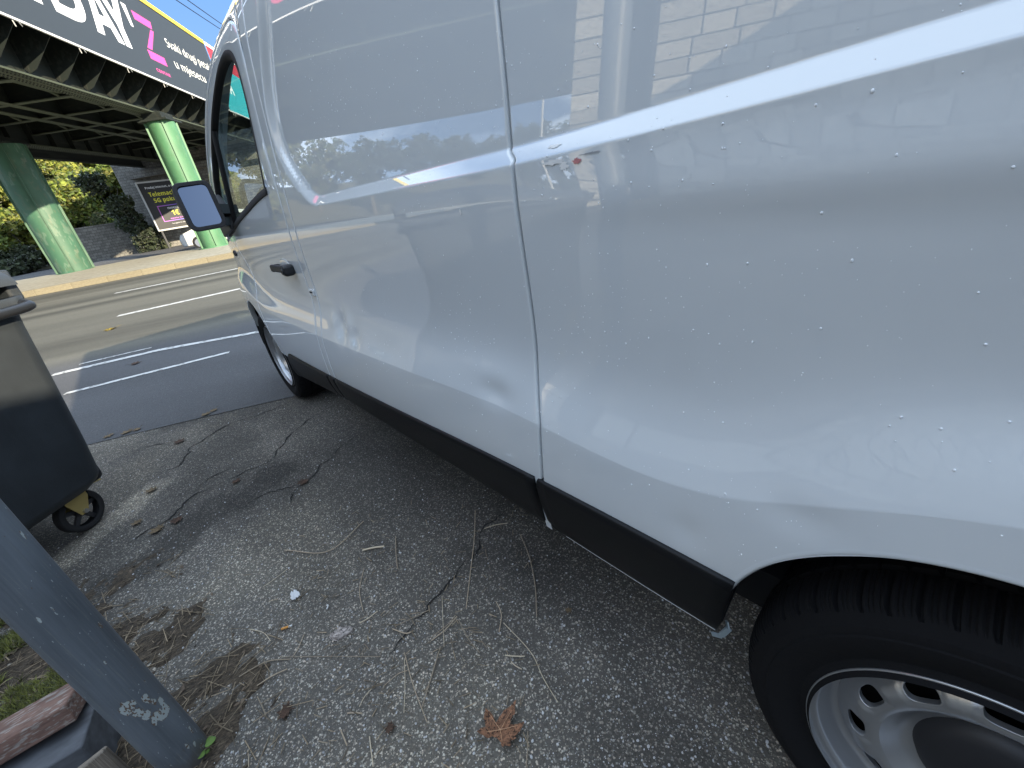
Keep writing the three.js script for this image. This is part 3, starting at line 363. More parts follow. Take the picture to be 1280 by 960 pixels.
{
  mesh('deck', box(A1 - A0, 0.25, 8.6, (A0 + A1) / 2, 7.3, -13.2), steelGreen, bridge);
  for (const c of [CN, CFAR]) {
    const g = mesh('main_girder', merge([lg(0.03, 1.4, A0, A1, YB + 0.72, c)]), steelGreen, bridge);
    mesh('bottom_flange', lg(0.52, 0.05, A0, A1, YB, c), flangeGreen, g);
    const rv = new THREE.InstancedMesh(new THREE.SphereGeometry(0.026, 6, 4), M([0.035, 0.04, 0.033], 0.8), 4 * 275); let k = 0; const m4 = new THREE.Matrix4(); for (const o of [-0.2, -0.09, 0.09, 0.2]) for (let i = 0; i < 275; i++) { m4.makeTranslation(A0 + 0.1 + i * 0.125, YB - 0.026, c + o); rv.setMatrixAt(k++, m4); } rv.name = 'rivets'; rv.userData.kind = 'stuff'; g.add(rv);
    for (let i = 0; i < 28; i++) mesh('stiffener', box(0.012, 1.3, 0.2, A0 + 0.6 + i * 1.23, YB + 0.7, c + (c === CN ? -0.11 : 0.11)), steelGreen, g);
  }
  for (let i = 0; i < 14; i++) { // cross beams between the girders, with a light bottom flange
    const a = A0 + 1.0 + i * 2.46; const b = mesh('cross_beam', box(0.02, 0.7, 6.2, a, 6.62, -13.05), steelGreen, bridge); mesh('beam_flange', box(0.24, 0.03, 6.2, a, 6.26, -13.05), flangeGreen, b);
    for (const [s, c] of [[1, -11.6], [-1, -11.6], [1, -14.7], [-1, -14.7]]) { const sh = [V(a + 0.1 * s, 6.30, c), V(a + 0.55 * s, 6.42, c), V(a + 0.8 * s, 6.75, c), V(a + 0.85 * s, 7.15, c)]; mesh('knee_brace', tube(sh, 0.055, 10, 4), flangeGreen, b); }
  }
  for (let i = 0; i < 28; i++) mesh('deck_rib', box(0.1, 0.18, 6.2, A0 + 0.4 + i * 1.23, 7.08, -13.05), steelGreen, bridge);
  for (const c of [-13.2, -14.1, -11.5]) { const s = mesh('stringer', lg(0.02, 0.5, A0, A1, 6.62 - (c < -12 ? 0.1 : 0), c), steelGreen, bridge); mesh('stringer_flange', lg(0.26, 0.03, A0, A1, 6.36 - (c < -12 ? 0.12 : 0), c), flangeGreen, s); }
  for (const sgn of [1, -1]) for (let i = 0; i < 30; i++) { // cantilever brackets under the walkway
    const a = A0 + 0.2 + i * 1.165, c0 = sgn > 0 ? CN + 0.03 : CFAR - 0.03, c1 = sgn > 0 ? -8.78 : -17.5; const sh = new THREE.Shape([[0, 6.02], [0.1, 5.9], [0.30, 5.98], [Math.abs(c1 - c0), 6.70], [Math.abs(c1 - c0), 7.15], [0, 7.15]].map(([x, y]) => new THREE.Vector2(x, y))); const g = new THREE.ExtrudeGeometry(sh, { depth: 0.02, bevelEnabled: false }); g.rotateY(sgn > 0 ? -Math.PI / 2 : Math.PI / 2); g.translate(a, 0, c0); mesh('bracket', g, steelGreen, bridge);
  }
  mesh('fascia', merge([lg(0.03, 1.35, A0, A1, 6.4, -17.8), lg(0.3, 0.04, A0, A1, 5.74, -17.8)]), steelGreen, bridge);
  for (let i = 0; i < 15; i++) { const a = A0 + 0.4 + i * 2.4; mesh('railing_post', merge([box(0.07, 2.2, 0.07, a, 8.3, -17.7)]), steelGreen, bridge); }
  for (const y of [8.0, 8.6, 9.3]) mesh('railing_rail', lg(0.05, 0.06, A0, A1, y, -17.7), steelGreen, bridge);
}
// banners hung on the bridge railing
const CB = -8.7; const frameW = M([0.75, 0.75, 0.73], 0.5), frameY = M([0.85, 0.62, 0.03], 0.5);
function banner(name, a0, a1, y0, y1, tx, label, topMat, cat = 'banner') {
  const b = thing(name, label, cat, bw(a0, 0, CB).toArray(), BT); const L = a1 - a0;
  mesh('banner_sheet', new THREE.PlaneGeometry(L, y1 - y0, 30, 4).translate(L / 2, (y0 + y1) / 2, 0.012), M([1, 1, 1], 0.62, { map: tx }), b);
  mesh('banner_backing', box(L, y1 - y0, 0.016, L / 2, (y0 + y1) / 2, 0), M([0.3, 0.3, 0.3], 0.8), b);
  mesh('bottom_strip', box(L, 0.05, 0.05, L / 2, y0 - 0.02, 0.015), frameW, b); if (topMat) mesh('top_strip', box(L, 0.16, 0.05, L / 2, y1 + 0.06, 0.015), topMat, b);
  for (let k = 0; k < L / 2.3; k++) mesh('tie', merge([bar(V(0.6 + k * 2.3, y0 - 0.05, 0.0), V(0.68 + k * 2.3, y0 - 0.16, -0.03), 0.02, 0.02), bar(V(0.75 + k * 2.3, y0 - 0.04, 0.02), V(0.9 + k * 2.3, y0 - 0.1, -0.02), 0.015, 0.015)]), frameW, b);
  return b;
}
const greyB = '#2d343a';
{
  const a0 = 12.4, a1 = 28.6, y0 = 6.62, y1 = 9.42, W = 2048, H = 354, sx = W / (a1 - a0), sy = H / (y1 - y0); const X = (a) => (a * 0.956 - a0) * sx, Y = (y) => H - (lerp(1.2155, y, 0.956) - y0) * sy; // a, y as measured on a plane 0.4 m further out
  const t = canvasTex(W, H, (c) => {
    c.fillStyle = greyB; c.fillRect(0, 0, W, H);
    c.fillStyle = '#ffffff'; const P = (pts) => { c.beginPath(); pts.forEach(([a, y], i) => i ? c.lineTo(X(a), Y(y)) : c.moveTo(X(a), Y(y))); c.closePath(); c.fill(); };
    const b = 7.62, T = 9.2;
    P([[14.6, b], [14.6, T], [15.5, T], [15.5, T - 0.3], [14.95, T - 0.3], [14.95, 8.6], [15.4, 8.6], [15.4, 8.3], [14.95, 8.3], [14.95, b]]); // F
    P([[15.75, b], [15.75, T], [16.05, T], [16.05, b]]); P([[16.05, T], [16.45, T], [16.8, 9.0], [16.8, 8.55], [16.5, 8.3], [16.05, 8.3], [16.05, 8.55], [16.35, 8.58], [16.48, 8.7], [16.48, 8.9], [16.35, 8.94], [16.05, 8.94]]); P([[16.3, 8.32], [16.55, 8.32], [16.9, b], [16.56, b]]); // R
    P([[17.3, b], [17.3, T], [17.66, T], [17.66, b]]); // I
    c.beginPath(); c.moveTo(X(18.15), Y(b)); c.lineTo(X(18.15), Y(T)); c.lineTo(X(18.8), Y(T)); c.bezierCurveTo(X(19.65), Y(T), X(19.75), Y(8.75), X(19.75), Y(8.4)); c.bezierCurveTo(X(19.75), Y(8.0), X(19.6), Y(b), X(18.8), Y(b)); c.closePath(); c.moveTo(X(18.5), Y(b + 0.3)); c.lineTo(X(18.75), Y(b + 0.3)); c.bezierCurveTo(X(19.3), Y(b + 0.3), X(19.38), Y(8.1), X(19.38), Y(8.4)); c.bezierCurveTo(X(19.38), Y(8.75), X(19.3), Y(T - 0.3), X(18.75), Y(T - 0.3)); c.lineTo(X(18.5), Y(T - 0.3)); c.closePath(); c.fill('evenodd');
    P([[19.95, b], [20.32, b], [20.46, 7.98], [20.92, 7.98], [21.04, b], [21.42, b], [20.86, T], [20.52, T]]); c.fillStyle = greyB; P([[20.53, 8.25], [20.85, 8.25], [20.69, 8.85]]); c.fillStyle = '#ffffff'; // A
    P([[21.02, T], [21.4, T], [21.68, 8.62], [21.96, T], [22.34, T], [21.86, 8.25], [21.86, b], [21.5, b], [21.5, 8.25]]); // Y
    P([[22.5, T], [22.8, T], [22.72, 8.5], [22.56, 8.5]]);
    c.fillStyle = '#ea4f9d'; P([[23.1, 9.14], [24.42, 9.14], [24.3, 8.86], [23.1, 8.86]]); P([[24.1, 8.8], [24.35, 8.8], [23.5, 7.98], [23.15, 7.98]]); P([[23.05, 7.9], [24.3, 7.9], [24.3, 7.6], [23.05, 7.6]]);
    c.textBaseline = 'alphabetic'; const txt = (s, a, y, h, w, font) => { c.save(); c.translate(X(a), Y(y)); c.font = font; const m = c.measureText(s).width; c.scale(w * 0.956 * sx / m, h); c.fillText(s, 0, 0); c.restore(); };
    txt('CENTAR', 23.1, 7.2, 1, 1.1, 'bold 20px sans-serif');
    c.fillStyle = '#f2f0e6'; txt('Svaki drugi petak', 25.1, 8.5, 1, 4.4, '52px sans-serif'); txt('u mjesecu', 25.1, 7.75, 1, 3.1, '52px sans-serif');
  });
  banner('bridge_banner', a0, a1, y0, y1, t, 'long grey banner with large white letters and a pink letter on the bridge', frameY);
  const t2 = canvasTex(1024, 300, (c) => { c.fillStyle = '#2aa7b0'; c.fillRect(0, 0, 1024, 300); c.fillStyle = '#c22a3a'; c.fillRect(0, 0, 1024, 70); c.fillStyle = '#f4f6f4'; c.font = 'bold 120px sans-serif'; c.fillText('NA', 60, 200); });
  banner('bridge_banner', 28.8, 36.5, 6.62, 9.42, t2, 'teal and red banner hung on the bridge past the grey banner', frameW);
  const t3 = canvasTex(1024, 300, (c, w, h) => { c.fillStyle = greyB; c.fillRect(0, 0, w, h); c.fillStyle = '#c2486c'; c.beginPath(); c.moveTo(w * 0.5, 0); c.lineTo(w * 0.86, 0); c.bezierCurveTo(w * 0.87, h * 0.5, w * 0.82, h * 0.76, w * 0.74, h * 0.82); c.lineTo(w * 0.5, h * 0.82); c.fill(); });
  banner('bridge_banner', 3.2, 12.2, 6.62, 9.42, t3, 'grey banner with a large pink panel on the bridge by the stone wall', frameY);
}
{ // riveted clover-section columns
  const colMatA = M([1, 1, 1], 0.5, { map: rep(wornGreen([0.075, 0.20, 0.095], 0.05), 0.45, 0.28) }), colMatB = M([1, 1, 1], 0.5, { map: rep(wornGreen([0.05, 0.13, 0.075], 0.14), 0.45, 0.28) });
  const mk = (a, c, label, h, R, chip) => { const colMat = chip ? colMatB : colMatA;
    const p = bw(a, 0, c); const y0 = gy(p.x) + 0.12; const col = thing('bridge_column', label, 'column', [p.x, y0, p.z], BT, 'columns under the bridge');
    const prof = []; for (let k = 0; k < 96; k++) { const t = k / 96 * Math.PI * 2; let r = R * (1 + 0.02 * Math.cos(4 * t)); const q = Math.abs(((t + Math.PI / 8) % (Math.PI / 4)) - Math.PI / 8) * R; prof.push([Math.cos(t) * r, Math.sin(t) * r]); }
    mesh('shaft', grid(96, 12, (u, v, i) => { const [x, z] = prof[i % 96]; const k = 1 + 0.06 * v; return [x * k, v * h, z * k]; }, (q, u, v) => [u * 3.5, q[1]]), colMat, col);
    for (let k = 0; k < 4; k++) { const t = k * Math.PI / 2 + Math.PI / 4 + 0.25; const s = mesh('seam_flange', bar(V(Math.cos(t) * (R + 0.02), 0, Math.sin(t) * (R + 0.02)), V(Math.cos(t) * (R * 1.06 + 0.02), h, Math.sin(t) * (R * 1.06 + 0.02)), 0.05, 0.10), colMat, col); }
    mesh('base_plate', new THREE.CylinderGeometry(0.66, 0.70, 0.1, 32).translate(0, 0.03, 0), colMat, col);
    mesh('capital', merge([box(1.3, 0.07, 1.1, 0, h + 0.035, 0), box(1.0, 5.8 - y0 - h > 0.1 ? 5.72 - y0 - h : 0.05, 0.7, 0, h + 0.07 + (5.72 - y0 - h) / 2, 0)]), steelGreen, col); return col;
  };
  mk(23.0, CN + 0.15, 'green steel bridge column beside the van mirror standing on the kerbed island', 5.02, 0.48, 0); mk(23.0, CFAR + 0.5, 'scuffed green steel bridge column with flaking paint behind the waste container', 5.02, 0.6, 1);
}
// ------------------------------------------------------------------ stone walls: near wing wall (mirrored in the van) and far abutment
const blockMats = [0, 1, 2, 3].map((k) => M([0.46 + 0.09 * k, 0.43 + 0.085 * k, 0.38 + 0.075 * k], 0.92, { map: rep(tex(256, 256, (i, j) => { const v = 0.72 + 0.28 * fbm(i / 22 + k * 7, j / 22, 5, 80 + k) - 0.25 * sstep(0.66, 0.72, fbm(i / 12, j / 12, 4, 85 + k)); return [v, v * 0.99, v * 0.96]; }), 1, 1) }));
const blockGeos = [0, 1, 2].map((k) => new RoundedBoxGeometry(1, 1, 1, 1, 0.03));
{
  const core = bw(2.4, 0, -9.1); const wall = thing('wing_wall', 'pale limestone block wing wall at the end of the bridge', 'wall', core.toArray(), BT); // local x runs along the bridge away from the camera
  const mort = M([0.07, 0.065, 0.06], 0.95); mesh('core', merge([box(0.86, 7.1, 0.6, -0.5, 3.5, -0.36), box(0.6, 7.1, 0.5, -1.3, 3.5, -0.85), box(16, 7.1, 0.6, -9.55, 3.5, -0.36)]), mort, wall);
  const put = (x, y, w, h, k) => { const m = mesh('stone_block', blockGeos[0], blockMats[k % 4], wall); m.scale.set(w - 0.034, h - 0.034, 0.2 + rr(-0.02, 0.02)); m.position.set(x, y, -0.10 + rr(-0.012, 0.012)); m.rotation.y = rr(-0.01, 0.01); };
  for (let r = 0; r < 18; r++) { const y = 0.2 + r * 0.39; put(-0.5, y, 0.88, 0.39, Math.floor(rnd() * 4)); }
  for (let r = 0; r < 18; r++) { let x = -1.6; const y = 0.2 + r * 0.39; while (x > -9.5) { const w = rr(0.45, 0.8) * (r === 0 ? 1 : 1); put(x - w / 2, y, w, 0.39, Math.floor(rnd() * 4)); x -= w; } }
  mesh('coping', box(17.4, 0.2, 0.9, -8.8, 7.15, -0.3), blockMats[1], wall);
}
{ // far abutment and retaining wall with ivy
  const ab = thing('bridge_abutment', 'stone abutment holding the far end of the bridge', 'abutment', bw(36.8, 0, -13.2).toArray(), BT); const sm = M([1, 1, 1], 0.95, { map: rep(tex(512, 512, (i, j) => { const row = Math.floor(j / 42), o = (row % 2) * 30; const bx = (i + o + 12 * hash(row, 3, 2)) % 64, by = j % 42; const e = bx < 4 || by < 4; const id = Math.floor((i + o) / 64); const v = e ? 0.05 : 0.09 + 0.10 * hash(id, row, 9) + 0.08 * fbm(i / 10, j / 10, 3, 4); return [s2(v * 1.05), s2(v), s2(v * 0.88)]; }), 0.5, 0.5) });
  const uvb = (w, h, d, x, y, z) => { const g = box(w, h, d, x, y, z); const p = g.attributes.position, n = g.attributes.normal, u = g.attributes.uv; for (let i = 0; i < p.count; i++) u.setXY(i, Math.abs(n.getX(i)) > 0.5 ? p.getZ(i) : p.getX(i), p.getY(i)); return g; };
  mesh('wall', uvb(3, 6.6, 13, 1.5, 3.3, 0), sm, ab); mesh('bearing_ledge', uvb(0.8, 0.4, 11, -0.3, 5.3, 0), sm, ab);
  const rw = thing('retaining_wall', 'low grey stone retaining wall with ivy behind the bridge column', 'wall', [-40, gy(-40), -0.2], 0.12);
  mesh('wall', uvb(0.6, 2.2, 4.6, -0.3, 1.0, 0.2), sm, rw); mesh('return_wall', uvb(0.6, 1.5, 5, 0.25, 0.7, -4.9), sm, rw);
}
{ // phone billboard beside the abutment
  const t = canvasTex(640, 640, (c) => { c.fillStyle = '#0b0a0c'; c.fillRect(0, 0, 640, 640); c.textAlign = 'center'; c.fillStyle = '#f0f0f0'; c.font = 'bold 40px sans-serif'; c.fillText('Prodaj internet, a ne sebe', 320, 80, 560); c.fillStyle = '#e8e23a'; c.font = 'bold 78px sans-serif'; c.fillText('Telemach od', 320, 185, 500); c.fillText('5G pokućni', 320, 270, 500); const g = c.createLinearGradient(90, 0, 550, 0); g.addColorStop(0, '#d86ad0'); g.addColorStop(1, '#5a6cf0'); c.strokeStyle = g; c.lineWidth = 9; c.strokeRect(120, 325, 400, 215); c.fillStyle = '#f0f0f0'; c.font = 'bold 34px sans-serif'; c.fillText('ISKORISTI', 320, 378, 300); c.fillStyle = '#e8e23a'; c.font = 'bold 96px sans-serif'; c.fillText('1€', 320, 470); c.fillStyle = '#d070d8'; c.font = 'bold 26px sans-serif'; c.fillText('mjesečno 24 mj.', 320, 520, 330); c.fillStyle = '#dddddd'; c.font = '24px sans-serif'; c.fillText('*uz ugovornu obvezu', 320, 590, 400); });
  const p = V(-37.8, gy(-37.8), -4.05); const b = thing('billboard', 'black billboard with yellow lettering and a 1 euro price by the abutment', 'billboard', p.toArray(), Math.PI / 2 + 0.12);
  mesh('poster', new THREE.PlaneGeometry(2.6, 2.75).translate(0, 2.58, 0.062), M([1, 1, 1], 0.5, { map: t }), b); mesh('frame', merge([box(2.7, 0.1, 0.1, 0, 1.16, 0), box(2.7, 0.1, 0.1, 0, 4.0, 0), box(0.09, 2.9, 0.12, -1.33, 2.58, 0), box(0.09, 2.9, 0.12, 1.33, 2.58, 0)]), M([0.5, 0.5, 0.48], 0.6), b); mesh('panel', box(2.6, 2.75, 0.05, 0, 2.58, 0.02), blackDark, b);
  for (const x of [-1.2, 1.2]) mesh('leg', box(0.1, 1.4, 0.1, x, 0.65, -0.02), M([0.06, 0.06, 0.06], 0.7), b);
}

// ------------------------------------------------------------------ vegetation
const leafGeo = (() => { const q = []; seed = 4242; for (let k = 0; k < 7; k++) { const g = new THREE.PlaneGeometry(0.42, 0.30, 2, 1); const p = g.attributes.position; for (let i = 0; i < p.count; i++) { if (Math.abs(p.getX(i)) > 0.1) p.setY(i, p.getY(i) * 0.25); p.setZ(i, -Math.abs(p.getX(i)) * 0.3); } g.rotateX(rr(-1.4, 1.4)); g.rotateY(rr(0, 6.28)); g.translate(rr(-0.4, 0.4), rr(-0.35, 0.35), rr(-0.4, 0.4)); q.push(g); } return merge(q); })();
const leafMat = MP([1, 1, 1], 0.9, { transmission: 0.35, thickness: 0 });
const bark = M([1, 1, 1], 0.95, { map: rep(tex(128, 256, (i, j) => { const v = 0.05 + 0.09 * fbm(i / 8, j / 30, 4, 17); return [s2(v * 1.15), s2(v), s2(v * 0.8)]; }), 2, 1) });
function crown(n, blobs, palette, size, name, parent) {
  const im = new THREE.InstancedMesh(leafGeo, leafMat, n), m = new THREE.Matrix4(), q = new THREE.Quaternion(), c = new THREE.Color(); const tot = blobs.reduce((s, b) => s + b[3] ** 2, 0);
  for (let i = 0; i < n; i++) { let t = rnd() * tot, b = blobs[0]; for (const x of blobs) { t -= x[3] ** 2; if (t <= 0) { b = x; break; } } const d = V(rr(-1, 1), rr(-1, 1), rr(-1, 1)).normalize().multiplyScalar(b[3] * Math.pow(rnd(), 0.4) * (0.72 + 0.5 * hash(i >> 3, 5, 5))); d.y *= 0.85; const s = size * rr(0.55, 1.35); q.setFromEuler(new THREE.Euler(rr(-0.9, 0.9), rr(0, 6.28), rr(-0.9, 0.9))); m.compose(V(b[0] + d.x, Math.max(0.05, b[1] + d.y), b[2] + d.z), q, V(s, s, s)); im.setMatrixAt(i, m); const p = palette[Math.floor(rnd() * palette.length)], k = rr(0.7, 1.25); c.setRGB(p[0] * k, p[1] * k, p[2] * k); im.setColorAt(i, c); }
  im.name = name; im.castShadow = im.receiveShadow = true; im.userData.kind = 'stuff'; parent.add(im); return im;
}
function tree(name, label, pos, h, r, n, palette, size, group, bare = false) {
  const t = thing(name, label, 'tree', pos, rr(0, 6.28), group); const limbs = [], blobs = []; const th = h * 0.3;
  limbs.push(cyl(V(0, -0.2, 0), V(0.1, th, 0.05), h * 0.022 + 0.05, h * 0.016 + 0.03, 10)); const nb = 9;
  for (let k = 0; k < nb; k++) { const a = k / nb * 6.28 + rr(-0.3, 0.3), e = rr(0.45, 1.1), L = r * rr(0.55, 1.0); const s = V(0.05, th * rr(0.75, 1.3), 0.02), m = s.clone().add(V(Math.cos(a) * L * 0.5 * Math.cos(e), L * 0.7 * Math.sin(e) + 0.2, Math.sin(a) * L * 0.5 * Math.cos(e))), f = m.clone().add(V(Math.cos(a) * L * 0.6, (h - m.y) * rr(0.2, 0.75), Math.sin(a) * L * 0.6)); limbs.push(cyl(s, m, h * 0.009 + 0.02, h * 0.006 + 0.015, 6), cyl(m, f, h * 0.006 + 0.015, 0.012, 5)); for (let j = 0; j < 4; j++) { const o = m.clone().lerp(f, rnd()); limbs.push(cyl(o, o.clone().add(V(rr(-1, 1) * r * 0.35, rr(0.1, 0.5) * r * 0.6, rr(-1, 1) * r * 0.35)), 0.02, 0.006, 4)); } blobs.push([f.x, f.y, f.z, r * rr(0.3, 0.5)], [m.x, m.y, m.z, r * rr(0.2, 0.36)]); }
  blobs.push([0, h * 0.75, 0, r * 0.5], [0.1 * r, h * 0.9, 0, r * 0.35]);
  mesh('trunk', merge(limbs), bark, t); crown(n, blobs, palette, size, 'crown', t); return t;
}
function bush(label, pos, blobs, n, palette, size, group) { const t = thing('creeper_bush', label, 'bush', pos, rr(0, 6.28), group); const st = []; for (const b of blobs) st.push(cyl(V(b[0] * 0.3, -0.1, b[2] * 0.3), V(b[0], b[1], b[2]), 0.05, 0.015, 5)); mesh('stem', merge(st), bark, t); crown(n, blobs, palette, size, 'foliage', t); return t; }
const autumn = [[0.28, 0.33, 0.045], [0.34, 0.36, 0.05], [0.20, 0.27, 0.045], [0.14, 0.20, 0.04], [0.30, 0.29, 0.06]], olive = [[0.07, 0.10, 0.03], [0.10, 0.13, 0.04], [0.14, 0.15, 0.05], [0.17, 0.16, 0.06]], dark = [[0.035, 0.055, 0.02], [0.05, 0.07, 0.025], [0.07, 0.085, 0.035]];
seed = 99;
{ // slope behind the side road, overgrown with yellowing creepers
  const slope = grid(40, 60, (u, v) => { const z = lerp(-70, 90, v), x = lerp(-41 - 0.2 * z, -75 - 0.2 * z, u); return [x, gy(x) * (1 - u) + 0.6 * u + sstep(0.02, 0.7, u) * 7 * sstep(-12, -2, z) + fbm(x * 0.3, z * 0.3, 3, 6) * 0.6 - 0.25, z]; });
  struct('embankment', slope, M([0.7, 0.75, 0.6], 0.95, { map: rep(earthTex, 0.3, 0.3) }));
  const B = (n, s) => { const b = []; for (let k = 0; k < n; k++) b.push([rr(-1, 1) * s, rr(0.4, 1.5) * s, rr(-1, 1) * s, s * rr(0.35, 0.6)]); return b; };
  const spots = [[-43.5, 0.6, 0.5, 1.5, autumn], [-44.5, 1.2, 3.4, 1.9, autumn], [-45.5, 1.4, 6.5, 2.0, olive], [-47, 2.6, 1.6, 2.0, autumn], [-48, 3.0, 5.0, 2.2, autumn], [-46, 1.5, 10, 2.2, olive], [-50, 4.5, 3, 2.2, olive], [-42.8, 0.6, 8.4, 1.2, olive], [-43, 0.6, 5.4, 1.1, dark], [-47, 2.0, -1.2, 1.9, autumn], [-44.6, 1.0, -1.6, 1.4, olive], [-47, 3.2, -0.8, 2.3, autumn], [-51, 5.0, -1.5, 2.6, autumn], [-50, 4.5, 7.5, 2.4, autumn], [-45, 2.2, 1.6, 1.8, autumn]];
  const words = ['yellow green creeper bush at the foot of the embankment', 'large yellowing creeper heaped on the embankment', 'olive green bush on the lower embankment', 'bright yellow creeper thicket higher on the embankment', 'yellow leaved thicket near the top of the embankment', 'broad olive shrub at the shaded embankment edge', 'dull green shrub on the embankment crest', 'small olive shrub by the side road', 'small dark shrub by the side road', 'yellow creeper mound behind the retaining wall', 'olive shrub tucked behind the retaining wall', 'tall yellow thicket above the retaining wall', 'dense yellow thicket on the crest above the retaining wall', 'yellow thicket on the crest behind the scuffed column', 'yellow creeper spilling over the retaining wall end'];
  spots.forEach(([x, y, z, s, p], i) => bush(words[i], [x, y, z], B(9, s), Math.round(1900 * s), p, 0.52, 'bushes on the embankment'));
  bush('dark ivy hanging over the retaining wall', [-39.3, 0.6, -1.9], [[0, 0.3, 0, 0.6], [-0.4, 1.0, 0.2, 0.75], [-0.3, 2.0, -0.2, 0.8], [0.2, 0.1, 0.6, 0.5], [-0.6, 2.9, -0.3, 0.7], [-0.8, 4.3, -1.0, 0.7]], 1700, dark, 0.45, 'bushes on the embankment');
  const tr = [[-52, 4, 0, 9, 3.4, autumn], [-53, 5, 7, 10, 3.6, olive], [-56, 5, 14, 11, 4, olive], [-54, 4, -6, 10, 3.8, autumn], [-58, 3, -14, 11, 4.2, olive], [-52, 2, -18, 9, 3.6, autumn], [-60, 2, -26, 12, 4.6, olive]];
  const tw = ['yellow leaved tree on the embankment crest', 'olive green tree on the embankment crest', 'tall olive tree at the far side of the embankment', 'yellowing tree seen through the van window', 'tall green tree seen through the van window', 'shorter yellowing tree beyond the van', 'largest green tree beyond the van'];
  tr.forEach(([x, y, z, h, r, p], i) => tree('embankment_tree', tw[i], [x, y, z], h, r, 5200, p, 0.62, 'trees on the embankment'));
  // trees past the bridge, mirrored in the van's side
  const mt = [[-47, 22, 10.5, 3.8, dark], [-43, 26, 10, 3.8, dark], [-39, 29, 8.6, 3.4, dark], [-35, 32, 9.6, 3.4, dark], [-31, 34, 8.5, 3.2, olive], [-27.5, 37, 7.8, 3, dark], [-24, 40, 8.8, 3.4, olive], [-52, 18, 11, 4, olive], [-57, 13.5, 11.5, 4.2, dark], [-20, 41, 7, 2.8, dark]];
  const ms = ['first', 'second', 'third', 'fourth', 'fifth', 'sixth', 'seventh', 'eighth', 'ninth', 'tenth'];
  mt.forEach(([x, z, h, r, p]) => tree('park_tree', 'leafy tree past the bridge reflected in the van side', [x, gy(Math.max(x, -60)) - 0.03, z], h, r, 1900, p, 0.55, 'trees past the bridge'));
}
{ // slim lamp post past the bridge
  const p = [-19.6, gy(-19.6), 19.2]; const l = thing('lamp_post', 'slim pale lamp post past the bridge', 'lamp post', p); mesh('post', cyl(V(0, 0, 0), V(0, 8, 0), 0.09, 0.05, 12), M([0.6, 0.6, 0.58], 0.5), l); mesh('arm', cyl(V(0, 7.9, 0), V(-1.2, 8.2, 0.3), 0.035, 0.03, 8), M([0.6, 0.6, 0.58], 0.5), l); mesh('lamp_head', rbox(0.6, 0.1, 0.2, 0.04, -1.4, 8.22, 0.35), M([0.4, 0.4, 0.4], 0.5), l);
}
// ------------------------------------------------------------------ added unseen buildings, put in to shade the lot and the wing wall
{
  const rend = M([0.55, 0.52, 0.46], 0.95, { map: rep(tex(256, 256, (i, j) => { const v = 0.8 + 0.2 * fbm(i / 20, j / 20, 5, 66); return [v, v, v]; }), 0.5, 0.5) }), tile = M([0.32, 0.13, 0.08], 0.9), dk = M([0.05, 0.055, 0.06], 0.4);
  const g = thing('added_garage', 'added unseen low building with a flat roof that shades the lot', 'added_garage', [8.2, 0, -2.0]); mesh('wall', box(6, 3.2, 11, 0, 1.6, 0), rend, g); mesh('roof', box(6.4, 0.16, 11.4, 0, 3.28, 0), M([0.2, 0.2, 0.2], 0.9), g); for (const z of [-3.5, 0, 3.5]) mesh('added_garage_door', box(0.06, 2.2, 2.5, -3.02, 1.1, z), M([0.25, 0.27, 0.28], 0.5), g);
  const h = thing('added_house', 'added unseen two storey building with tiled roof that shades the wing wall', 'added_house', [9.5, 0, 8.6]); mesh('wall', box(8, 6.0, 10, 0, 3.0, 0), rend, h); const rf = new THREE.BufferGeometry(); const sh = new THREE.Shape([[-4.9, 6.02], [4.9, 6.02], [0, 8.4]].map(([x, y]) => new THREE.Vector2(x, y))); const rg = new THREE.ExtrudeGeometry(sh, { depth: 9.8, bevelEnabled: false }).rotateY(Math.PI / 2).translate(-4.9, 0, 0); mesh('roof', rg, tile, h);
  for (const [y, z] of [[1.6, -2.6], [1.6, 2.2], [4.4, -2.6], [4.4, 2.2]]) mesh('window', box(0.08, 1.3, 1.0, -4.02, y, z), dk, h);
}
{ // two overhead wires between far poles
  for (const [k, lab] of [[0, 'upper overhead wire above the bridge banner'], [1, 'lower overhead wire above the bridge banner']]) { const a = gpDir(232 + k * 0 - (k ? 8 : 0) + 3, -2 + (k ? 4 : 0)), b = gpDir(278 - k * 5, 29 + k * 4); const p0 = EYE.clone().addScaledVector(a, 44), p1 = EYE.clone().addScaledVector(b, 56); const d = p1.clone().sub(p0); const s = p0.clone().addScaledVector(d, -2.2), e = p1.clone().addScaledVector(d, 2.0); tag(mesh('overhead_wire', tube([s, s.clone().lerp(e, 0.25).add(V(0, -0.1, 0)), s.clone().lerp(e, 0.5).add(V(0, -0.14, 0)), s.clone().lerp(e, 0.75).add(V(0, -0.1, 0)), e], 0.028, 40, 5), blackDark), lab, 'wire', 'overhead wires'); }
  function gpDir(u, v) { const a = u - 640, b = v - 480, f = 539.17; return V(cR.x * a + cDn.x * b + cF.x * f, cR.y * a + cDn.y * b + cF.y * f, cR.z * a + cDn.z * b + cF.z * f).normalize(); }
}
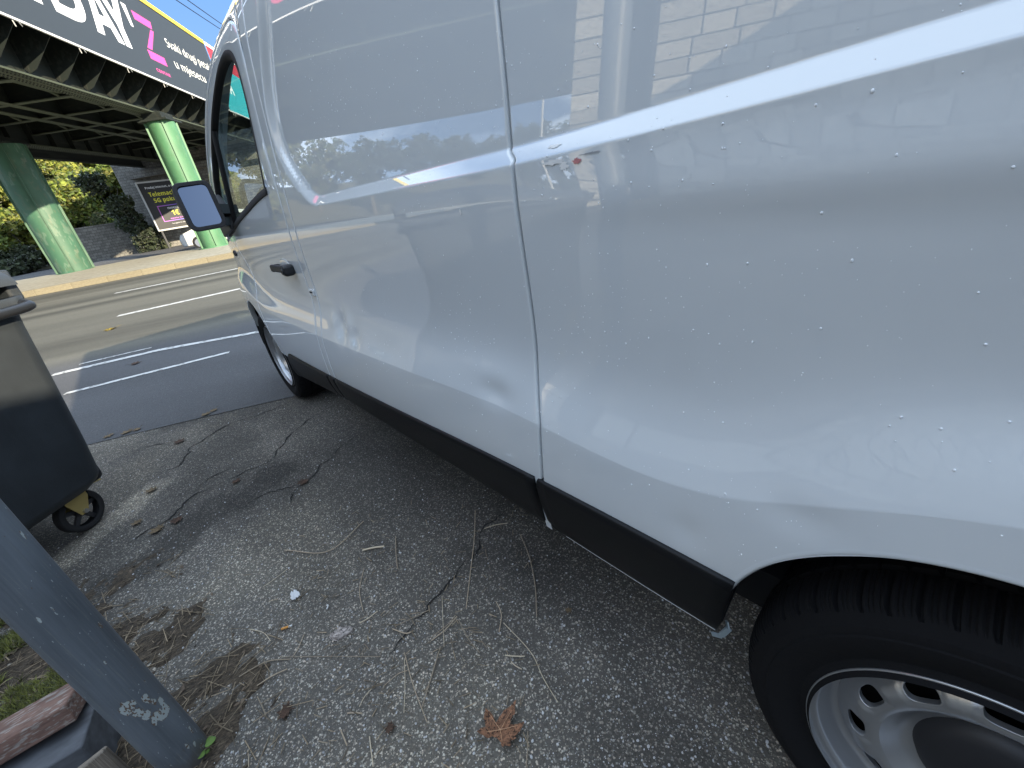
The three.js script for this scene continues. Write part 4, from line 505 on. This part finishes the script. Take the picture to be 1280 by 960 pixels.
{ // small white hatchback beyond the column
  const car = thing('parked_car', 'small white hatchback parked beyond the green column', 'car', [-29.0, gy(-29.0) + 0.012, -5.0], -1.923);
  const cp = MP([0.75, 0.75, 0.74], 0.4, { clearcoat: 1, clearcoatRoughness: 0.03 });
  const side = [[2.0, 0.3], [2.05, 0.55], [1.95, 0.75], [1.35, 0.93], [0.75, 1.0], [-0.05, 1.46], [-0.9, 1.5], [-1.7, 1.36], [-1.95, 0.95], [-2.02, 0.5], [-1.98, 0.3]]; const sh = new THREE.Shape(); sh.moveTo(...side[0]); for (const p of side.slice(1)) sh.lineTo(...p); for (const wx of [-1.25, 1.3]) { sh.lineTo(wx - 0.36 * (1), 0.3); sh.absarc(wx, 0.3, 0.36, Math.PI, 0, true); } sh.closePath();
  mesh('body', new THREE.ExtrudeGeometry(sh, { depth: 1.5, bevelEnabled: true, bevelSize: 0.08, bevelThickness: 0.1, bevelSegments: 4, curveSegments: 16 }).translate(0, 0, -0.75), cp, car);
  const gm = M([0.02, 0.025, 0.03], 0.08); for (const s of [-1, 1]) mesh('window', new THREE.ShapeGeometry(new THREE.Shape([[0.62, 0.99], [-0.08, 1.4], [-0.9, 1.42], [-1.5, 1.28], [-1.6, 1.0]].map(([x, y]) => new THREE.Vector2(x, y)))).translate(0, 0, s * 0.856), gm, car);
  mesh('windscreen', grid(6, 6, (u, v) => [lerp(0.82, 0.02, v) + 0.045, lerp(1.03, 1.46, v) + 0.05, lerp(-0.66, 0.66, u)]), gm, car);
  for (const s of [-1, 1]) { mesh('headlight', new THREE.SphereGeometry(1, 14, 10).scale(0.16, 0.09, 0.2).translate(1.96, 0.68, s * 0.62), M([0.6, 0.62, 0.65], 0.1, { metalness: 0.4 }), car); for (const wx of [-1.25, 1.3]) { const w = mesh('wheel', cyl(V(wx, 0.31, s * 0.62), V(wx, 0.31, s * 0.84), 0.31, 0.31, 28), rubber, car); mesh('rim', cyl(V(wx, 0.31, s * 0.84), V(wx, 0.31, s * 0.852), 0.2, 0.2, 24), steel, w); } }
}

// ------------------------------------------------------------------ waste container
{
  const bin = thing('waste_container', 'dark grey plastic four wheeled waste container at the lot edge', 'container', [-2.71, 0, 1.10], -48 * Math.PI / 180);
  const pm = M([0.042, 0.05, 0.056], 0.5, { map: rep(tex(512, 512, (i, j) => { const n = fbm(i / 50, j / 50, 5, 101), s = sstep(0.62, 0.7, fbm(i / 5, j / 90, 3, 103)); const v = 0.82 + 0.25 * (n - 0.5) + 0.02 * s; return [v, v, v * 1.01]; }), 1, 1), bumpMap: rep(aspBump, 2, 2), bumpScale: 0.0003 });
  // tapering tub, rounded vertical edges
  const ring = (w, d, r, n = 8) => { const p = []; for (const [sx, sz, a0] of [[1, 1, 0], [-1, 1, Math.PI / 2], [-1, -1, Math.PI], [1, -1, Math.PI * 1.5]]) for (let k = 0; k <= n; k++) { const a = a0 + k / n * Math.PI / 2; p.push([sx * (w / 2 - r) + Math.cos(a) * r, sz * (d / 2 - r) + Math.sin(a) * r]); } p.push(p[0]); return p; };
  const lv = [[0.20, 1.00, 0.70, 0.10], [0.225, 1.05, 0.75, 0.10], [0.25, 1.07, 0.77, 0.10], [0.42, 1.095, 0.795, 0.09], [0.70, 1.13, 0.83, 0.08], [0.98, 1.165, 0.865, 0.075], [1.045, 1.175, 0.875, 0.07], [1.05, 1.22, 0.92, 0.06], [1.10, 1.225, 0.925, 0.06], [1.105, 1.19, 0.89, 0.06], [1.02, 1.12, 0.82, 0.05]];
  const rs = lv.map(([y, w, d, r]) => ring(w, d, r)); const n = rs[0].length - 1;
  mesh('tub', grid(n, lv.length - 1, (u, v, i, j) => [rs[j][i][0], lv[j][0], rs[j][i][1]], (q) => [q[0] + q[2], q[1]]), pm, bin); mesh('tub_floor', box(0.95, 0.02, 0.65, 0, 0.215, 0), pm, bin);
  mesh('lid', grid(30, 24, (u, v) => { const x = lerp(-0.60, 0.60, u), t = lerp(0.06, Math.PI - 0.06, v); return [x, 1.12 + 0.17 * Math.pow(Math.sin(t), 0.6) * (1 - 0.2 * Math.pow(Math.abs(x / 0.60), 6)), -0.46 * Math.cos(t)]; }, (q) => [q[0], q[2]]), pm, bin);
  for (const s of [-1, 1]) { mesh('lid_cheek', rbox(0.05, 0.11, 0.62, 0.015, s * 0.585, 1.20, 0.0), pm, bin); mesh('lifting_trunnion', cyl(V(s * 0.58, 1.0, -0.1), V(s * 0.70, 1.0, -0.1), 0.032, 0.030, 16), M([0.03, 0.03, 0.033], 0.4), bin); mesh('hinge_bracket', merge([rbox(0.05, 0.12, 0.16, 0.012, s * 0.60, 1.14, -0.34), rbox(0.04, 0.04, 0.2, 0.012, s * 0.62, 1.19, -0.30)]), pm, bin);
    mesh('corner_grip', tube([V(s * 0.57, 1.07, -0.45), V(s * 0.575, 1.06, -0.485), V(s * 0.50, 1.055, -0.505), V(s * 0.28, 1.055, -0.505)], 0.02, 24, 10), M([0.015, 0.016, 0.018], 0.35), bin); }
  
  const zinc = M([0.52, 0.40, 0.15], 0.4, { metalness: 0.5 });
  for (const sx of [-1, 1]) for (const sz of [-1, 1]) {
    const cx = sx * 0.42, cz = sz * 0.27; const cs = mesh('castor', merge([box(0.1, 0.008, 0.1, cx, 0.215, cz), cyl(V(cx, 0.2, cz), V(cx, 0.214, cz), 0.035, 0.035, 16)]), zinc, bin);
    const ax = cx + 0.03; const tri = new THREE.Shape([[-0.05, 0.205], [0.045, 0.205], [0.05, 0.17], [0.018, 0.088], [-0.014, 0.088], [-0.05, 0.16]].map(([x, y]) => new THREE.Vector2(x, y)));
    for (const o of [-0.032, 0.029]) mesh('fork', new THREE.ExtrudeGeometry(tri, { depth: 0.004, bevelEnabled: false }).translate(ax, 0, cz + o), zinc, cs);
    mesh('axle_nut', cyl(V(ax, 0.1, cz - 0.044), V(ax, 0.1, cz + 0.044), 0.011, 0.011, 8), M([0.5, 0.5, 0.5], 0.3, { metalness: 1 }), cs);
    const tp = [[0.072, -0.02], [0.078, -0.024], [0.094, -0.024], [0.1, -0.017], [0.1, 0.017], [0.094, 0.024], [0.078, 0.024], [0.072, 0.02]].map(([r, y]) => new THREE.Vector2(r, y)); const w = mesh('wheel', new THREE.LatheGeometry(tp, 48).rotateX(Math.PI / 2).translate(ax, 0.1, cz), rubber, cs);
    const sp = [cyl(V(ax, 0.1, cz - 0.02), V(ax, 0.1, cz + 0.02), 0.024, 0.024, 16)]; for (let k = 0; k < 5; k++) { const a = k * 1.2566 + 0.4; sp.push(bar(V(ax + Math.cos(a) * 0.02, 0.1 + Math.sin(a) * 0.02, cz), V(ax + Math.cos(a) * 0.074, 0.1 + Math.sin(a) * 0.074, cz), 0.014, 0.02)); } mesh('wheel_hub', merge(sp), M([0.025, 0.025, 0.028], 0.5), cs);
    mesh('brake_pedal', merge([bar(V(ax - 0.04, 0.205, cz - 0.01), V(ax - 0.13, 0.19, cz - 0.02), 0.05, 0.004)]), zinc, cs);
  }
  mesh('castor_pocket', merge([-1, 1].map((s) => rbox(0.2, 0.12, 0.16, 0.03, s * 0.43, 0.262, -0.27))), M([0.02, 0.022, 0.025], 0.6), bin);
}
{ // grey painted post with chipped paint
  const post = thing('metal_post', 'grey painted steel post with chipped paint beside the broken bricks', 'post', [-1.148, -0.02, 0.388]);
  const F = 0.302 * 512, chips = [[-26, 0.315, 26, 0.026], [-16, 0.285, 18, 0.02], [-4, 0.262, 18, 0.016], [12, 0.24, 30, 0.022], [36, 0.228, 26, 0.018], [50, 0.25, 13, 0.03], [24, 0.30, 11, 0.02], [34, 0.275, 10, 0.014], [70, 0.52, 7, 0.012], [62, 0.12, 8, 0.016], [40, 0.08, 8, 0.012], [20, 0.1, 6, 0.012], [52, 0.05, 12, 0.012], [75, 0.78, 6, 0.012], [-30, 0.62, 4, 0.01], [10, 0.45, 4, 0.008]];
  const t = tex(512, 2048, (i, j) => { // x round the tube, y up it (2.6 m); flaked patches show pale undercoat and rust
    const m = j / 2048 * 2.6, n = fbm(i / 50, j / 160, 5, 201), st = fbm(i / 5, j / 120, 3, 203), g = hash(i, j, 6); let k = 0.78 + 0.5 * (n - 0.5) + 0.22 * (st - 0.5) + 0.05 * (g - 0.5); let r = 0.165 * k, gg = 0.19 * k, b = 0.215 * k;
    const sc = sstep(0.70, 0.76, fbm(i / 3 + j / 60, j / 70, 3, 207)); r = lerp(r, 0.19, sc * 0.5); gg = lerp(gg, 0.21, sc * 0.5); b = lerp(b, 0.20, sc * 0.5);
    let q = 0; if (m < 0.9) for (const [dx, y, rx, ry] of chips) { const e = 1 - ((i - F - dx) / rx) ** 2 - ((m - y) / ry) ** 2; if (e > q) q = e; } const c = q > 0 ? q * 0.9 + (fbm(i / 9, j / 12, 4, 211) - 0.5) * 1.5 : (fbm(i / 7, j / 10, 4, 213) > 0.80 ? 1 : 0);
    if (c > 0.3) { const ru = fbm(i / 6, j / 6, 3, 217); if (c < 0.38 || ru > 0.6) { r = 0.14; gg = 0.095; b = 0.065; } else { r = 0.42; gg = 0.47; b = 0.46; } }
    const soil = sstep(0.1, 0.02, m + 0.09 * (fbm(i / 20, j / 20, 4, 219) - 0.5)) * 0.7; r = lerp(r, 0.085, soil); gg = lerp(gg, 0.07, soil); b = lerp(b, 0.052, soil); return [s2(r), s2(gg), s2(b)]; });
  mesh('tube', new THREE.CylinderGeometry(0.050, 0.051, 2.6, 64, 40, true).translate(0, 1.3, 0), M([1, 1, 1], 0.45, { map: t, bumpMap: rep(tex(256, 256, (i, j) => { const v = 0.5 + 0.5 * fbm(i / 14, j / 50, 4, 65); return [v, v, v]; }, false), 1, 4), bumpScale: 0.0008 }), post);
  mesh('cap', new THREE.SphereGeometry(0.0505, 32, 10, 0, 6.3, 0, 1.57).scale(1, 0.4, 1).translate(0, 2.6, 0), M([0.1, 0.12, 0.14], 0.5), post);
}
{ // broken bricks and board at the foot of the post
  const stone = (k) => tex(256, 256, (i, j) => { const n = fbm(i / 30, j / 30, 5, 111 + k), s = sstep(0.52, 0.68, fbm(i / 14, j / 20, 4, 115 + k)); const v = 0.75 + 0.35 * (n - 0.5); return k === 0 ? [v * lerp(0.70, 0.84, s), v * lerp(0.56, 0.80, s), v * lerp(0.50, 0.76, s)] : [v * 0.6, v * 0.62, v * 0.66]; });
  const rough = (w, h, d, amp, s) => { const g = new RoundedBoxGeometry(w, h, d, 4, 0.006); const p = g.attributes.position; for (let i = 0; i < p.count; i++) { const x = p.getX(i), y = p.getY(i), z = p.getZ(i); p.setXYZ(i, x + amp * (fbm(y * 40 + s, z * 40, 3, 1) - 0.5), y + amp * (fbm(x * 40 + s, z * 40, 3, 2) - 0.5), z + amp * (fbm(x * 40, y * 40 + s, 3, 3) - 0.5)); } g.computeVertexNormals(); return g; };
  const A = gp(100, 885, 0.17); // upper right corner of the red brick
  const red = mesh('brick', rough(0.13, 0.055, 0.26, 0.006, 3), M([0.72, 0.68, 0.66], 0.92, { map: stone(0) })); red.position.set(A.x - 0.045, 0.175, A.z + 0.125); red.rotation.set(0.02, -0.12, 0.30); tag(red, 'reddish weathered brick lying on the grey block by the post', 'brick');
  const gb = mesh('concrete_block', rough(0.20, 0.14, 0.30, 0.006, 7), M([0.5, 0.49, 0.47], 0.85, { map: stone(1) })); gb.position.set(A.x + 0.0, 0.07, A.z + 0.14); gb.rotation.set(0, -0.12, 0.12); tag(gb, 'grey painted concrete block under the reddish brick', 'block');
  const C = gp(150, 925, 0.10); const pk = thing('wood_offcut', 'splintered grey wood offcut standing against the concrete block', 'offcut', [C.x + 0.02, 0.0, C.z + 0.05], 0.2); const wm = M([0.3, 0.28, 0.26], 0.95, { map: rep(tex(128, 256, (i, j) => { const v = 0.5 + 0.7 * fbm(i / 4, j / 70, 4, 19); return [v, v * 0.95, v * 0.88]; }), 3, 1) });
  for (let k = 0; k < 3; k++) mesh('splinter', rough(0.012, 0.13 + 0.02 * k, 0.07, 0.008, 20 + k).translate(k * 0.02, 0.07 - 0.008 * k, 0), wm, pk).rotation.z = 0.1 * (k - 1);
}
// ------------------------------------------------------------------ litter on the ground
seed = 2024;
const zz5 = (x, y) => [300 + x / 2.667, 600 + y / 2.667];
function planeLeaf(p, size, turn, mat, name, label, group, curl = 0.02) { // lobed maple-like leaf with raised lobes
  const sh = new THREE.Shape(); const L = [[0, -0.5], [0.06, -0.28], [0.3, -0.36], [0.26, -0.2], [0.52, -0.08], [0.36, 0.02], [0.46, 0.3], [0.24, 0.2], [0.14, 0.3], [0.04, 0.56], [-0.08, 0.3], [-0.2, 0.2], [-0.4, 0.36], [-0.36, 0.04], [-0.55, -0.02], [-0.3, -0.18], [-0.34, -0.36], [-0.06, -0.26]]; sh.moveTo(...L[0]); for (const q of L.slice(1)) sh.lineTo(q[0] + rr(-0.03, 0.03), q[1] + rr(-0.03, 0.03)); sh.closePath();
  let g = new THREE.ShapeGeometry(sh); g = subdiv(subdiv(g)); const a = g.attributes.position; for (let i = 0; i < a.count; i++) { const x = a.getX(i), y = a.getY(i), r = Math.hypot(x, y); a.setXYZ(i, x * size, (0.12 * r * r + 0.10 * (fbm(x * 3 + p.x * 9, y * 3, 2, 6) - 0.45) + 0.05 * Math.abs(x) * 1) * size + 0.005 + curl * 0, y * size); } g.computeVertexNormals();
  const o = thing(name, label, 'leaf', [p.x, p.y + 0.004, p.z], turn, group); mesh('blade', g, mat, o); mesh('stalk', cyl(V(0, 0.012, -0.48 * size), V(0.08 * size, 0.016, -0.8 * size), 0.0016, 0.001, 5), mat, o); return o;
}
function subdiv(g) { const s = g.index ? g.toNonIndexed() : g, p = s.attributes.position, o = [], u = []; for (let i = 0; i < p.count; i += 3) { const v = [0, 1, 2].map((k) => V().fromBufferAttribute(p, i + k)); const m = [0, 1, 2].map((k) => v[k].clone().lerp(v[(k + 1) % 3], 0.5)); for (const t of [[v[0], m[0], m[2]], [m[0], v[1], m[1]], [m[2], m[1], v[2]], [m[0], m[1], m[2]]]) for (const q of t) { o.push(q.x, q.y, q.z); u.push(q.x, q.y); } } const r = new THREE.BufferGeometry(); r.setAttribute('position', new THREE.Float32BufferAttribute(o, 3)); r.setAttribute('uv', new THREE.Float32BufferAttribute(u, 2)); return r; }
const leafTex = tex(256, 256, (i, j) => { const n = fbm(i / 20, j / 20, 5, 131), s = sstep(0.58, 0.66, fbm(i / 9, j / 9, 4, 133)); const v = 0.7 + 0.5 * (n - 0.5) - 0.35 * s; return [v, v * 0.97, v * 0.95]; });
const dry = M([0.36, 0.175, 0.085], 0.85, { map: leafTex }), pale = M([0.36, 0.27, 0.15], 0.85, { map: leafTex }), yel = M([0.6, 0.45, 0.05], 0.8, { map: leafTex }), brown = M([0.16, 0.095, 0.06], 0.9, { map: leafTex });
{ // the big leaf, from its own outline on the ground
  const o = gp(...zz5(875, 835)); const L = [[795, 858], [808, 843], [824, 838], [818, 805], [824, 775], [838, 785], [850, 802], [855, 822], [868, 800], [884, 780], [905, 768], [926, 750], [920, 772], [921, 790], [906, 806], [903, 824], [930, 826], [954, 824], [944, 842], [934, 858], [918, 868], [926, 876], [906, 884], [908, 906], [893, 903], [879, 908], [874, 888], [862, 872], [846, 866], [832, 876], [818, 868]];
  const sh = new THREE.Shape(L.map(([x, y]) => { const q = gp(...zz5(x, y)); return new THREE.Vector2(q.x - o.x, q.z - o.z); })); let g = subdiv(subdiv(new THREE.ShapeGeometry(sh))); const a = g.attributes.position; const uv = g.attributes.uv; for (let i = 0; i < a.count; i++) { const x = a.getX(i), z = a.getY(i); uv.setXY(i, x * 12, z * 12); a.setXYZ(i, x, 0.007 + 0.02 * (fbm(x * 22 + 3, z * 22, 3, 6) - 0.3) + 3.2 * (x * x + z * z), z); } g.computeVertexNormals();
  const lf = thing('plane_leaf', 'large dry orange brown plane leaf lying near the rear wheel', 'leaf', [o.x, 0.002, o.z]); mesh('blade', g, M([0.5, 0.255, 0.14], 0.85, { map: leafTex }), lf);
  const vein = (x, y) => { const q = gp(...zz5(x, y)); return V(q.x - o.x, 0.0155, q.z - o.z); }; for (const [x, y] of [[926, 752], [826, 778], [950, 826], [800, 857], [882, 905]]) mesh('vein', cyl(vein(872, 845), vein(lerp(872, x, 0.8), lerp(845, y, 0.8)), 0.0009, 0.0004, 4), M([0.55, 0.32, 0.18], 0.85), lf);
}
planeLeaf(gp(139, 412), 0.22, 0.7, yel, 'plane_leaf', 'bright yellow fallen leaf out on the sunlit road');
for (const [u, v, s, m] of [[137, 546, 0.07, pale], [160, 541, 0.08, pale], [172, 538, 0.06, pale], [258, 519, 0.07, pale], [268, 514, 0.06, pale], [225, 553, 0.07, brown], [296, 603, 0.05, brown], [172, 655, 0.05, pale], [197, 664, 0.07, pale], [222, 652, 0.06, brown], [190, 614, 0.06, pale], [488, 912, 0.03, brown], [358, 891, 0.045, brown], [380, 604, 0.06, brown], [711, 765, 0.022, pale], [170, 455, 0.12, brown]]) planeLeaf(gp(u, v), s, rr(0, 6.28), m, 'fallen_leaf', 'small curled dry leaf on the asphalt lot', 'small dry leaves on the lot');
const twigM = [M([0.42, 0.33, 0.23], 0.9), M([0.55, 0.46, 0.33], 0.9), M([0.3, 0.24, 0.17], 0.9)];
const twigs = [[[150, 237], [300, 240], [413, 140]], [[410, 237], [482, 225]], [[520, 190], [522, 250], [527, 300]], [[785, 105], [782, 200], [770, 300], [755, 430]], [[815, 165], [850, 155], [893, 147]], [[935, 185], [965, 260], [985, 360], [990, 460]], [[855, 410], [872, 450], [865, 510]], [[880, 480], [975, 585], [1010, 660], [1060, 745]], [[520, 492], [580, 462], [635, 435]], [[640, 540], [690, 500], [725, 460]], [[675, 390], [678, 470], [682, 560]], [[730, 470], [760, 530], [800, 580]], [[550, 580], [580, 690], [625, 810]], [[550, 600], [552, 690], [548, 780]], [[130, 593], [300, 592], [470, 593]], [[215, 520], [200, 560], [180, 590]], [[435, 860], [440, 910], [447, 960]], [[265, 875], [295, 880]], [[415, 295], [400, 370], [412, 440]], [[400, 480], [430, 465], [460, 440]], [[610, 760], [640, 660], [670, 560]], [[360, 780], [410, 782]], [[905, 610], [940, 635]], [[890, 755], [896, 720]], [[480, 690], [530, 650], [560, 640]], [[400, 760], [440, 700]], [[640, 530], [700, 480], [720, 455]], [[510, 500], [560, 515], [580, 505]], [[885, 590], [950, 592]], [[90, 790], [60, 725]], [[60, 690], [160, 635]], [[35, 500], [80, 512], [105, 540]], [[0, 660], [90, 610], [170, 600]], [[340, 840], [360, 890]], [[80, 360], [120, 330], [160, 300]], [[960, 840], [955, 960]], [[30, 905], [32, 960]]];
twigs.forEach((t, i) => { const pts = t.map(([x, y]) => { const [u, v] = zz5(x, y); const p = gp(u, v); p.y += 0.004 + rr(0, 0.004); return p; }); if (pts.length === 2) pts.splice(1, 0, pts[0].clone().lerp(pts[1], 0.5).add(V(rr(-0.003, 0.003), 0.002, rr(-0.003, 0.003)))); tag(mesh('twig', tube(pts, i === 1 ? 0.004 : rr(0.0009, 0.0019), 20, 5), twigM[i % 3]), 'thin dry stalk lying on the asphalt lot', 'twig', 'dry stalks on the lot'); });
{
  const p = gp(...zz5(340, 512)); const g = new THREE.SphereGeometry(1, 40, 24); const a = g.attributes.position; for (let i = 0; i < a.count; i++) { const x = a.getX(i), y = a.getY(i), z = a.getZ(i); const k = 0.6 + 0.75 * fbm(x * 2.4 + 5, z * 2.4 + y * 2, 4, 7); a.setXYZ(i, x * k * 0.036, Math.max(-0.002, y * k * 0.016), z * k * 0.020); } g.computeVertexNormals(); const r = tag(mesh('crumpled_rag', g, M([0.85, 0.79, 0.74], 0.95, { map: leafTex })), 'crumpled grey brown scrap lying by the crack in the asphalt', 'scrap'); { const e0 = gp(...zz5(275, 540)), e1 = gp(...zz5(402, 490)); r.position.set((e0.x + e1.x) / 2, 0.003, (e0.z + e1.z) / 2); r.rotation.y = -Math.atan2(e1.z - e0.z, e1.x - e0.x); }
  const w = gp(...zz5(185, 388)); const pg = grid(8, 8, (u, v) => [(u - 0.5) * 0.04 * (0.7 + 0.6 * hash(Math.round(v * 8), 2, 1)), 0.012 * fbm(u * 5, v * 5, 3, 9), (v - 0.5) * 0.03 * (0.6 + 0.6 * hash(Math.round(u * 8), 3, 1))]); const pm = tag(mesh('paper_scrap', pg, M([0.6, 0.6, 0.6], 0.8)), 'small white crumpled paper scrap on the asphalt', 'paper'); pm.position.set(w.x, 0.004, w.z);
  const w2 = gp(...zz5(293, 424)); tag(mesh('paper_curl', tube([V(w2.x - 0.008, 0.003, w2.z), V(w2.x, 0.006, w2.z - 0.003), V(w2.x + 0.009, 0.003, w2.z + 0.006)], 0.0025, 12, 6), M([0.6, 0.6, 0.58], 0.8)), 'tiny white curl of paper on the asphalt', 'paper');
  const c0 = gp(...zz5(140, 500)), c1 = gp(...zz5(176, 488)); c0.y = c1.y = 0.005; const cm = c0.clone().lerp(c1, 0.68); const cb = thing('cigarette_butt', 'orange tipped cigarette butt on the asphalt', 'cigarette', [0, 0, 0]); cb.position.copy(c0).setY(0); const o = V(c0.x, 0, c0.z); mesh('filter', cyl(c0.clone().sub(o), cm.clone().sub(o), 0.0038, 0.0038, 12), M([0.6, 0.28, 0.07], 0.8), cb); mesh('paper', cyl(cm.clone().sub(o), c1.clone().sub(o), 0.0036, 0.003, 12), M([0.65, 0.65, 0.63], 0.8), cb);
}
{ // needles and stalk litter, moss, chippings: uncountable
  const stuff = (name, label, cat, geo, mat, n, f) => { const im = new THREE.InstancedMesh(geo, mat, n), m = new THREE.Matrix4(), q = new THREE.Quaternion(), c = new THREE.Color(); for (let i = 0; i < n; i++) { const [p, e, s, col] = f(i); q.setFromEuler(e); m.compose(p, q, s); im.setMatrixAt(i, m); c.setRGB(...col); im.setColorAt(i, c); } im.name = name; im.castShadow = im.receiveShadow = true; im.userData.kind = 'stuff'; tag(im, label, cat); scene.add(im); return im; };
  const needle = new THREE.CylinderGeometry(0.0009, 0.0006, 1, 4).rotateZ(Math.PI / 2);
  const white1 = M([1, 1, 1], 0.92);
  const dirtH = dirtY;
  stuff('needle_litter', 'brown dry needles and stalks gathered around the post', 'litter', needle, white1, 2250, (i) => { let x, z, k = 0; if (i < 1900) { do { x = rr(-2.1, -0.6); z = rr(-0.05, 1.4); k++; } while (dirtH(x, z) < -0.004 && k < 12); } else { const [u, v] = [rr(380, 640), rr(640, 950)]; const p = gp(u, v); x = p.x + rr(-0.1, 0.1); z = p.z + rr(-0.1, 0.1); } const t = fbm(x * 8, z * 8, 2, 2); const L = rr(0.015, i < 1900 ? 0.09 : 0.035), b = rr(0.4, 1.4); return [V(x, Math.max(0, dirtH(x, z)) + rr(0.002, 0.014), z), new THREE.Euler(0, rr(0, 6.28), rr(-0.15, 0.15)), V(L, rr(0.7, 2), rr(0.7, 2)), [0.26 * b, 0.2 * b, 0.13 * b]]; });
  const flake = new THREE.IcosahedronGeometry(1, 0).scale(1, 0.22, 0.55);
  stuff('bark_flakes', 'dark bark flakes and crumbled leaves in the dirt by the post', 'litter', flake, white1, 2400, () => { let x, z, k = 0; do { x = rr(-2.3, -0.6); z = rr(-0.05, 1.5); k++; } while (dirtH(x, z) < -0.003 && k < 14); const s = 0.002 + 0.009 * Math.pow(rnd(), 2.5), b = rr(0.3, 1.5); return [V(x, Math.max(0, dirtH(x, z)) + s * 0.2, z), new THREE.Euler(rr(-0.5, 0.5), rr(0, 6.28), rr(-0.5, 0.5)), V(s, s, s), [0.11 * b, 0.08 * b, 0.055 * b]]; });
  const blade = (() => { const q = []; seed = 8; for (let k = 0; k < 6; k++) { const g = new THREE.PlaneGeometry(0.005, 0.03, 1, 2).translate(0, 0.015, 0); const p = g.attributes.position; for (let i = 0; i < p.count; i++) { const y = p.getY(i); p.setX(i, p.getX(i) * (1 - y / 0.032)); p.setZ(i, y * y * 18); } g.rotateX(rr(-0.5, 0.7)); g.rotateY(k * 1.05); q.push(g); } return merge(q); })();
  stuff('moss', 'low yellow green moss and grass by the bricks', 'moss', blade, MP([1, 1, 1], 0.9, { transmission: 0.25, thickness: 0 }), 2600, () => { let x, z, k = 0; do { const p = gp(rr(-60, 110), rr(780, 920)); x = p.x; z = p.z; k++; } while (fbm(x * 9, z * 9, 3, 41) < 0.5 && k < 8); const b = rr(0.3, 1.7); return [V(x, Math.max(0, dirtH(x, z)) - 0.002, z), new THREE.Euler(rr(-0.4, 0.4), rr(0, 6.28), rr(-0.4, 0.4)), V(1, rr(0.5, 1.2), 1), [0.26 * b, 0.27 * b, 0.07 * b]]; });
  const chip = new THREE.IcosahedronGeometry(1, 0).scale(1, 0.6, 0.8);
  stuff('chippings', 'loose pale stone chippings scattered over the asphalt', 'gravel', chip, white1, 5200, () => { let x, z; do { const p = gp(rr(60, 960), rr(480, 960)); x = p.x; z = p.z; } while (x < -4 || z > 1.6); const s = 0.0012 + 0.0035 * Math.pow(rnd(), 3), b = rr(0.5, 1.5); return [V(x, s * 0.3, z), new THREE.Euler(rr(0, 6), rr(0, 6), rr(0, 6)), V(s, s, s), [0.42 * b, 0.41 * b, 0.4 * b]]; });
  // rain drops standing on the paint
  const drop = new THREE.SphereGeometry(1, 12, 8); const dm = MP([0.92, 0.95, 0.97], 0.03, { ior: 1.5 });
  const clusters = []; for (let k = 0; k < 46; k++) clusters.push([rr(-1.5, 0.45), rr(0.62, 1.75)]);
  stuff('water_drops', 'small water drops standing on the white van side', 'drops', drop, dm, 1500, (i) => { let x, y; if (i % 3) { const c = clusters[i % clusters.length]; x = c[0] + (rnd() + rnd() - 1) * 0.16; y = c[1] + (rnd() + rnd() - 1) * 0.14; } else { x = rr(-1.7, 0.5); y = rr(0.6, 1.8); } if (y < Math.max(0.6, arch(x) + 0.02)) y = rr(0.9, 1.2); const s = 0.0005 + 0.0010 * Math.pow(rnd(), 3.5); return [V(x, y, sideZ(x, y) + s * 0.1), new THREE.Euler(0, 0, 0), V(s * rr(0.8, 1.1), s * rr(0.9, 1.5), s * 0.7), [1, 1, 1]]; });
}
{ // small green sprout at the post
  const p = gp(262, 938); const s = thing('weed_sprout', 'small green weed sprouting at the foot of the post', 'weed', [p.x, 0, p.z]); const gm = MP([0.14, 0.24, 0.04], 0.7, { transmission: 0.2, thickness: 0 });
  for (let k = 0; k < 9; k++) { const a = k * 0.9, L = rr(0.015, 0.03), h = rr(0.01, 0.04); const g = new THREE.SphereGeometry(1, 10, 6).scale(L * 0.5, 0.0012, L * 0.36).rotateZ(rr(-0.5, 0.5)).rotateY(a).translate(Math.cos(a) * L * 0.7, h, Math.sin(a) * L * 0.7); mesh('leaf', g, gm, s); mesh('stem', cyl(V(0, 0, 0), V(Math.cos(a) * L * 0.4, h, Math.sin(a) * L * 0.4), 0.001, 0.0008, 4), gm, s); }
}
renderer.render(scene, camera);
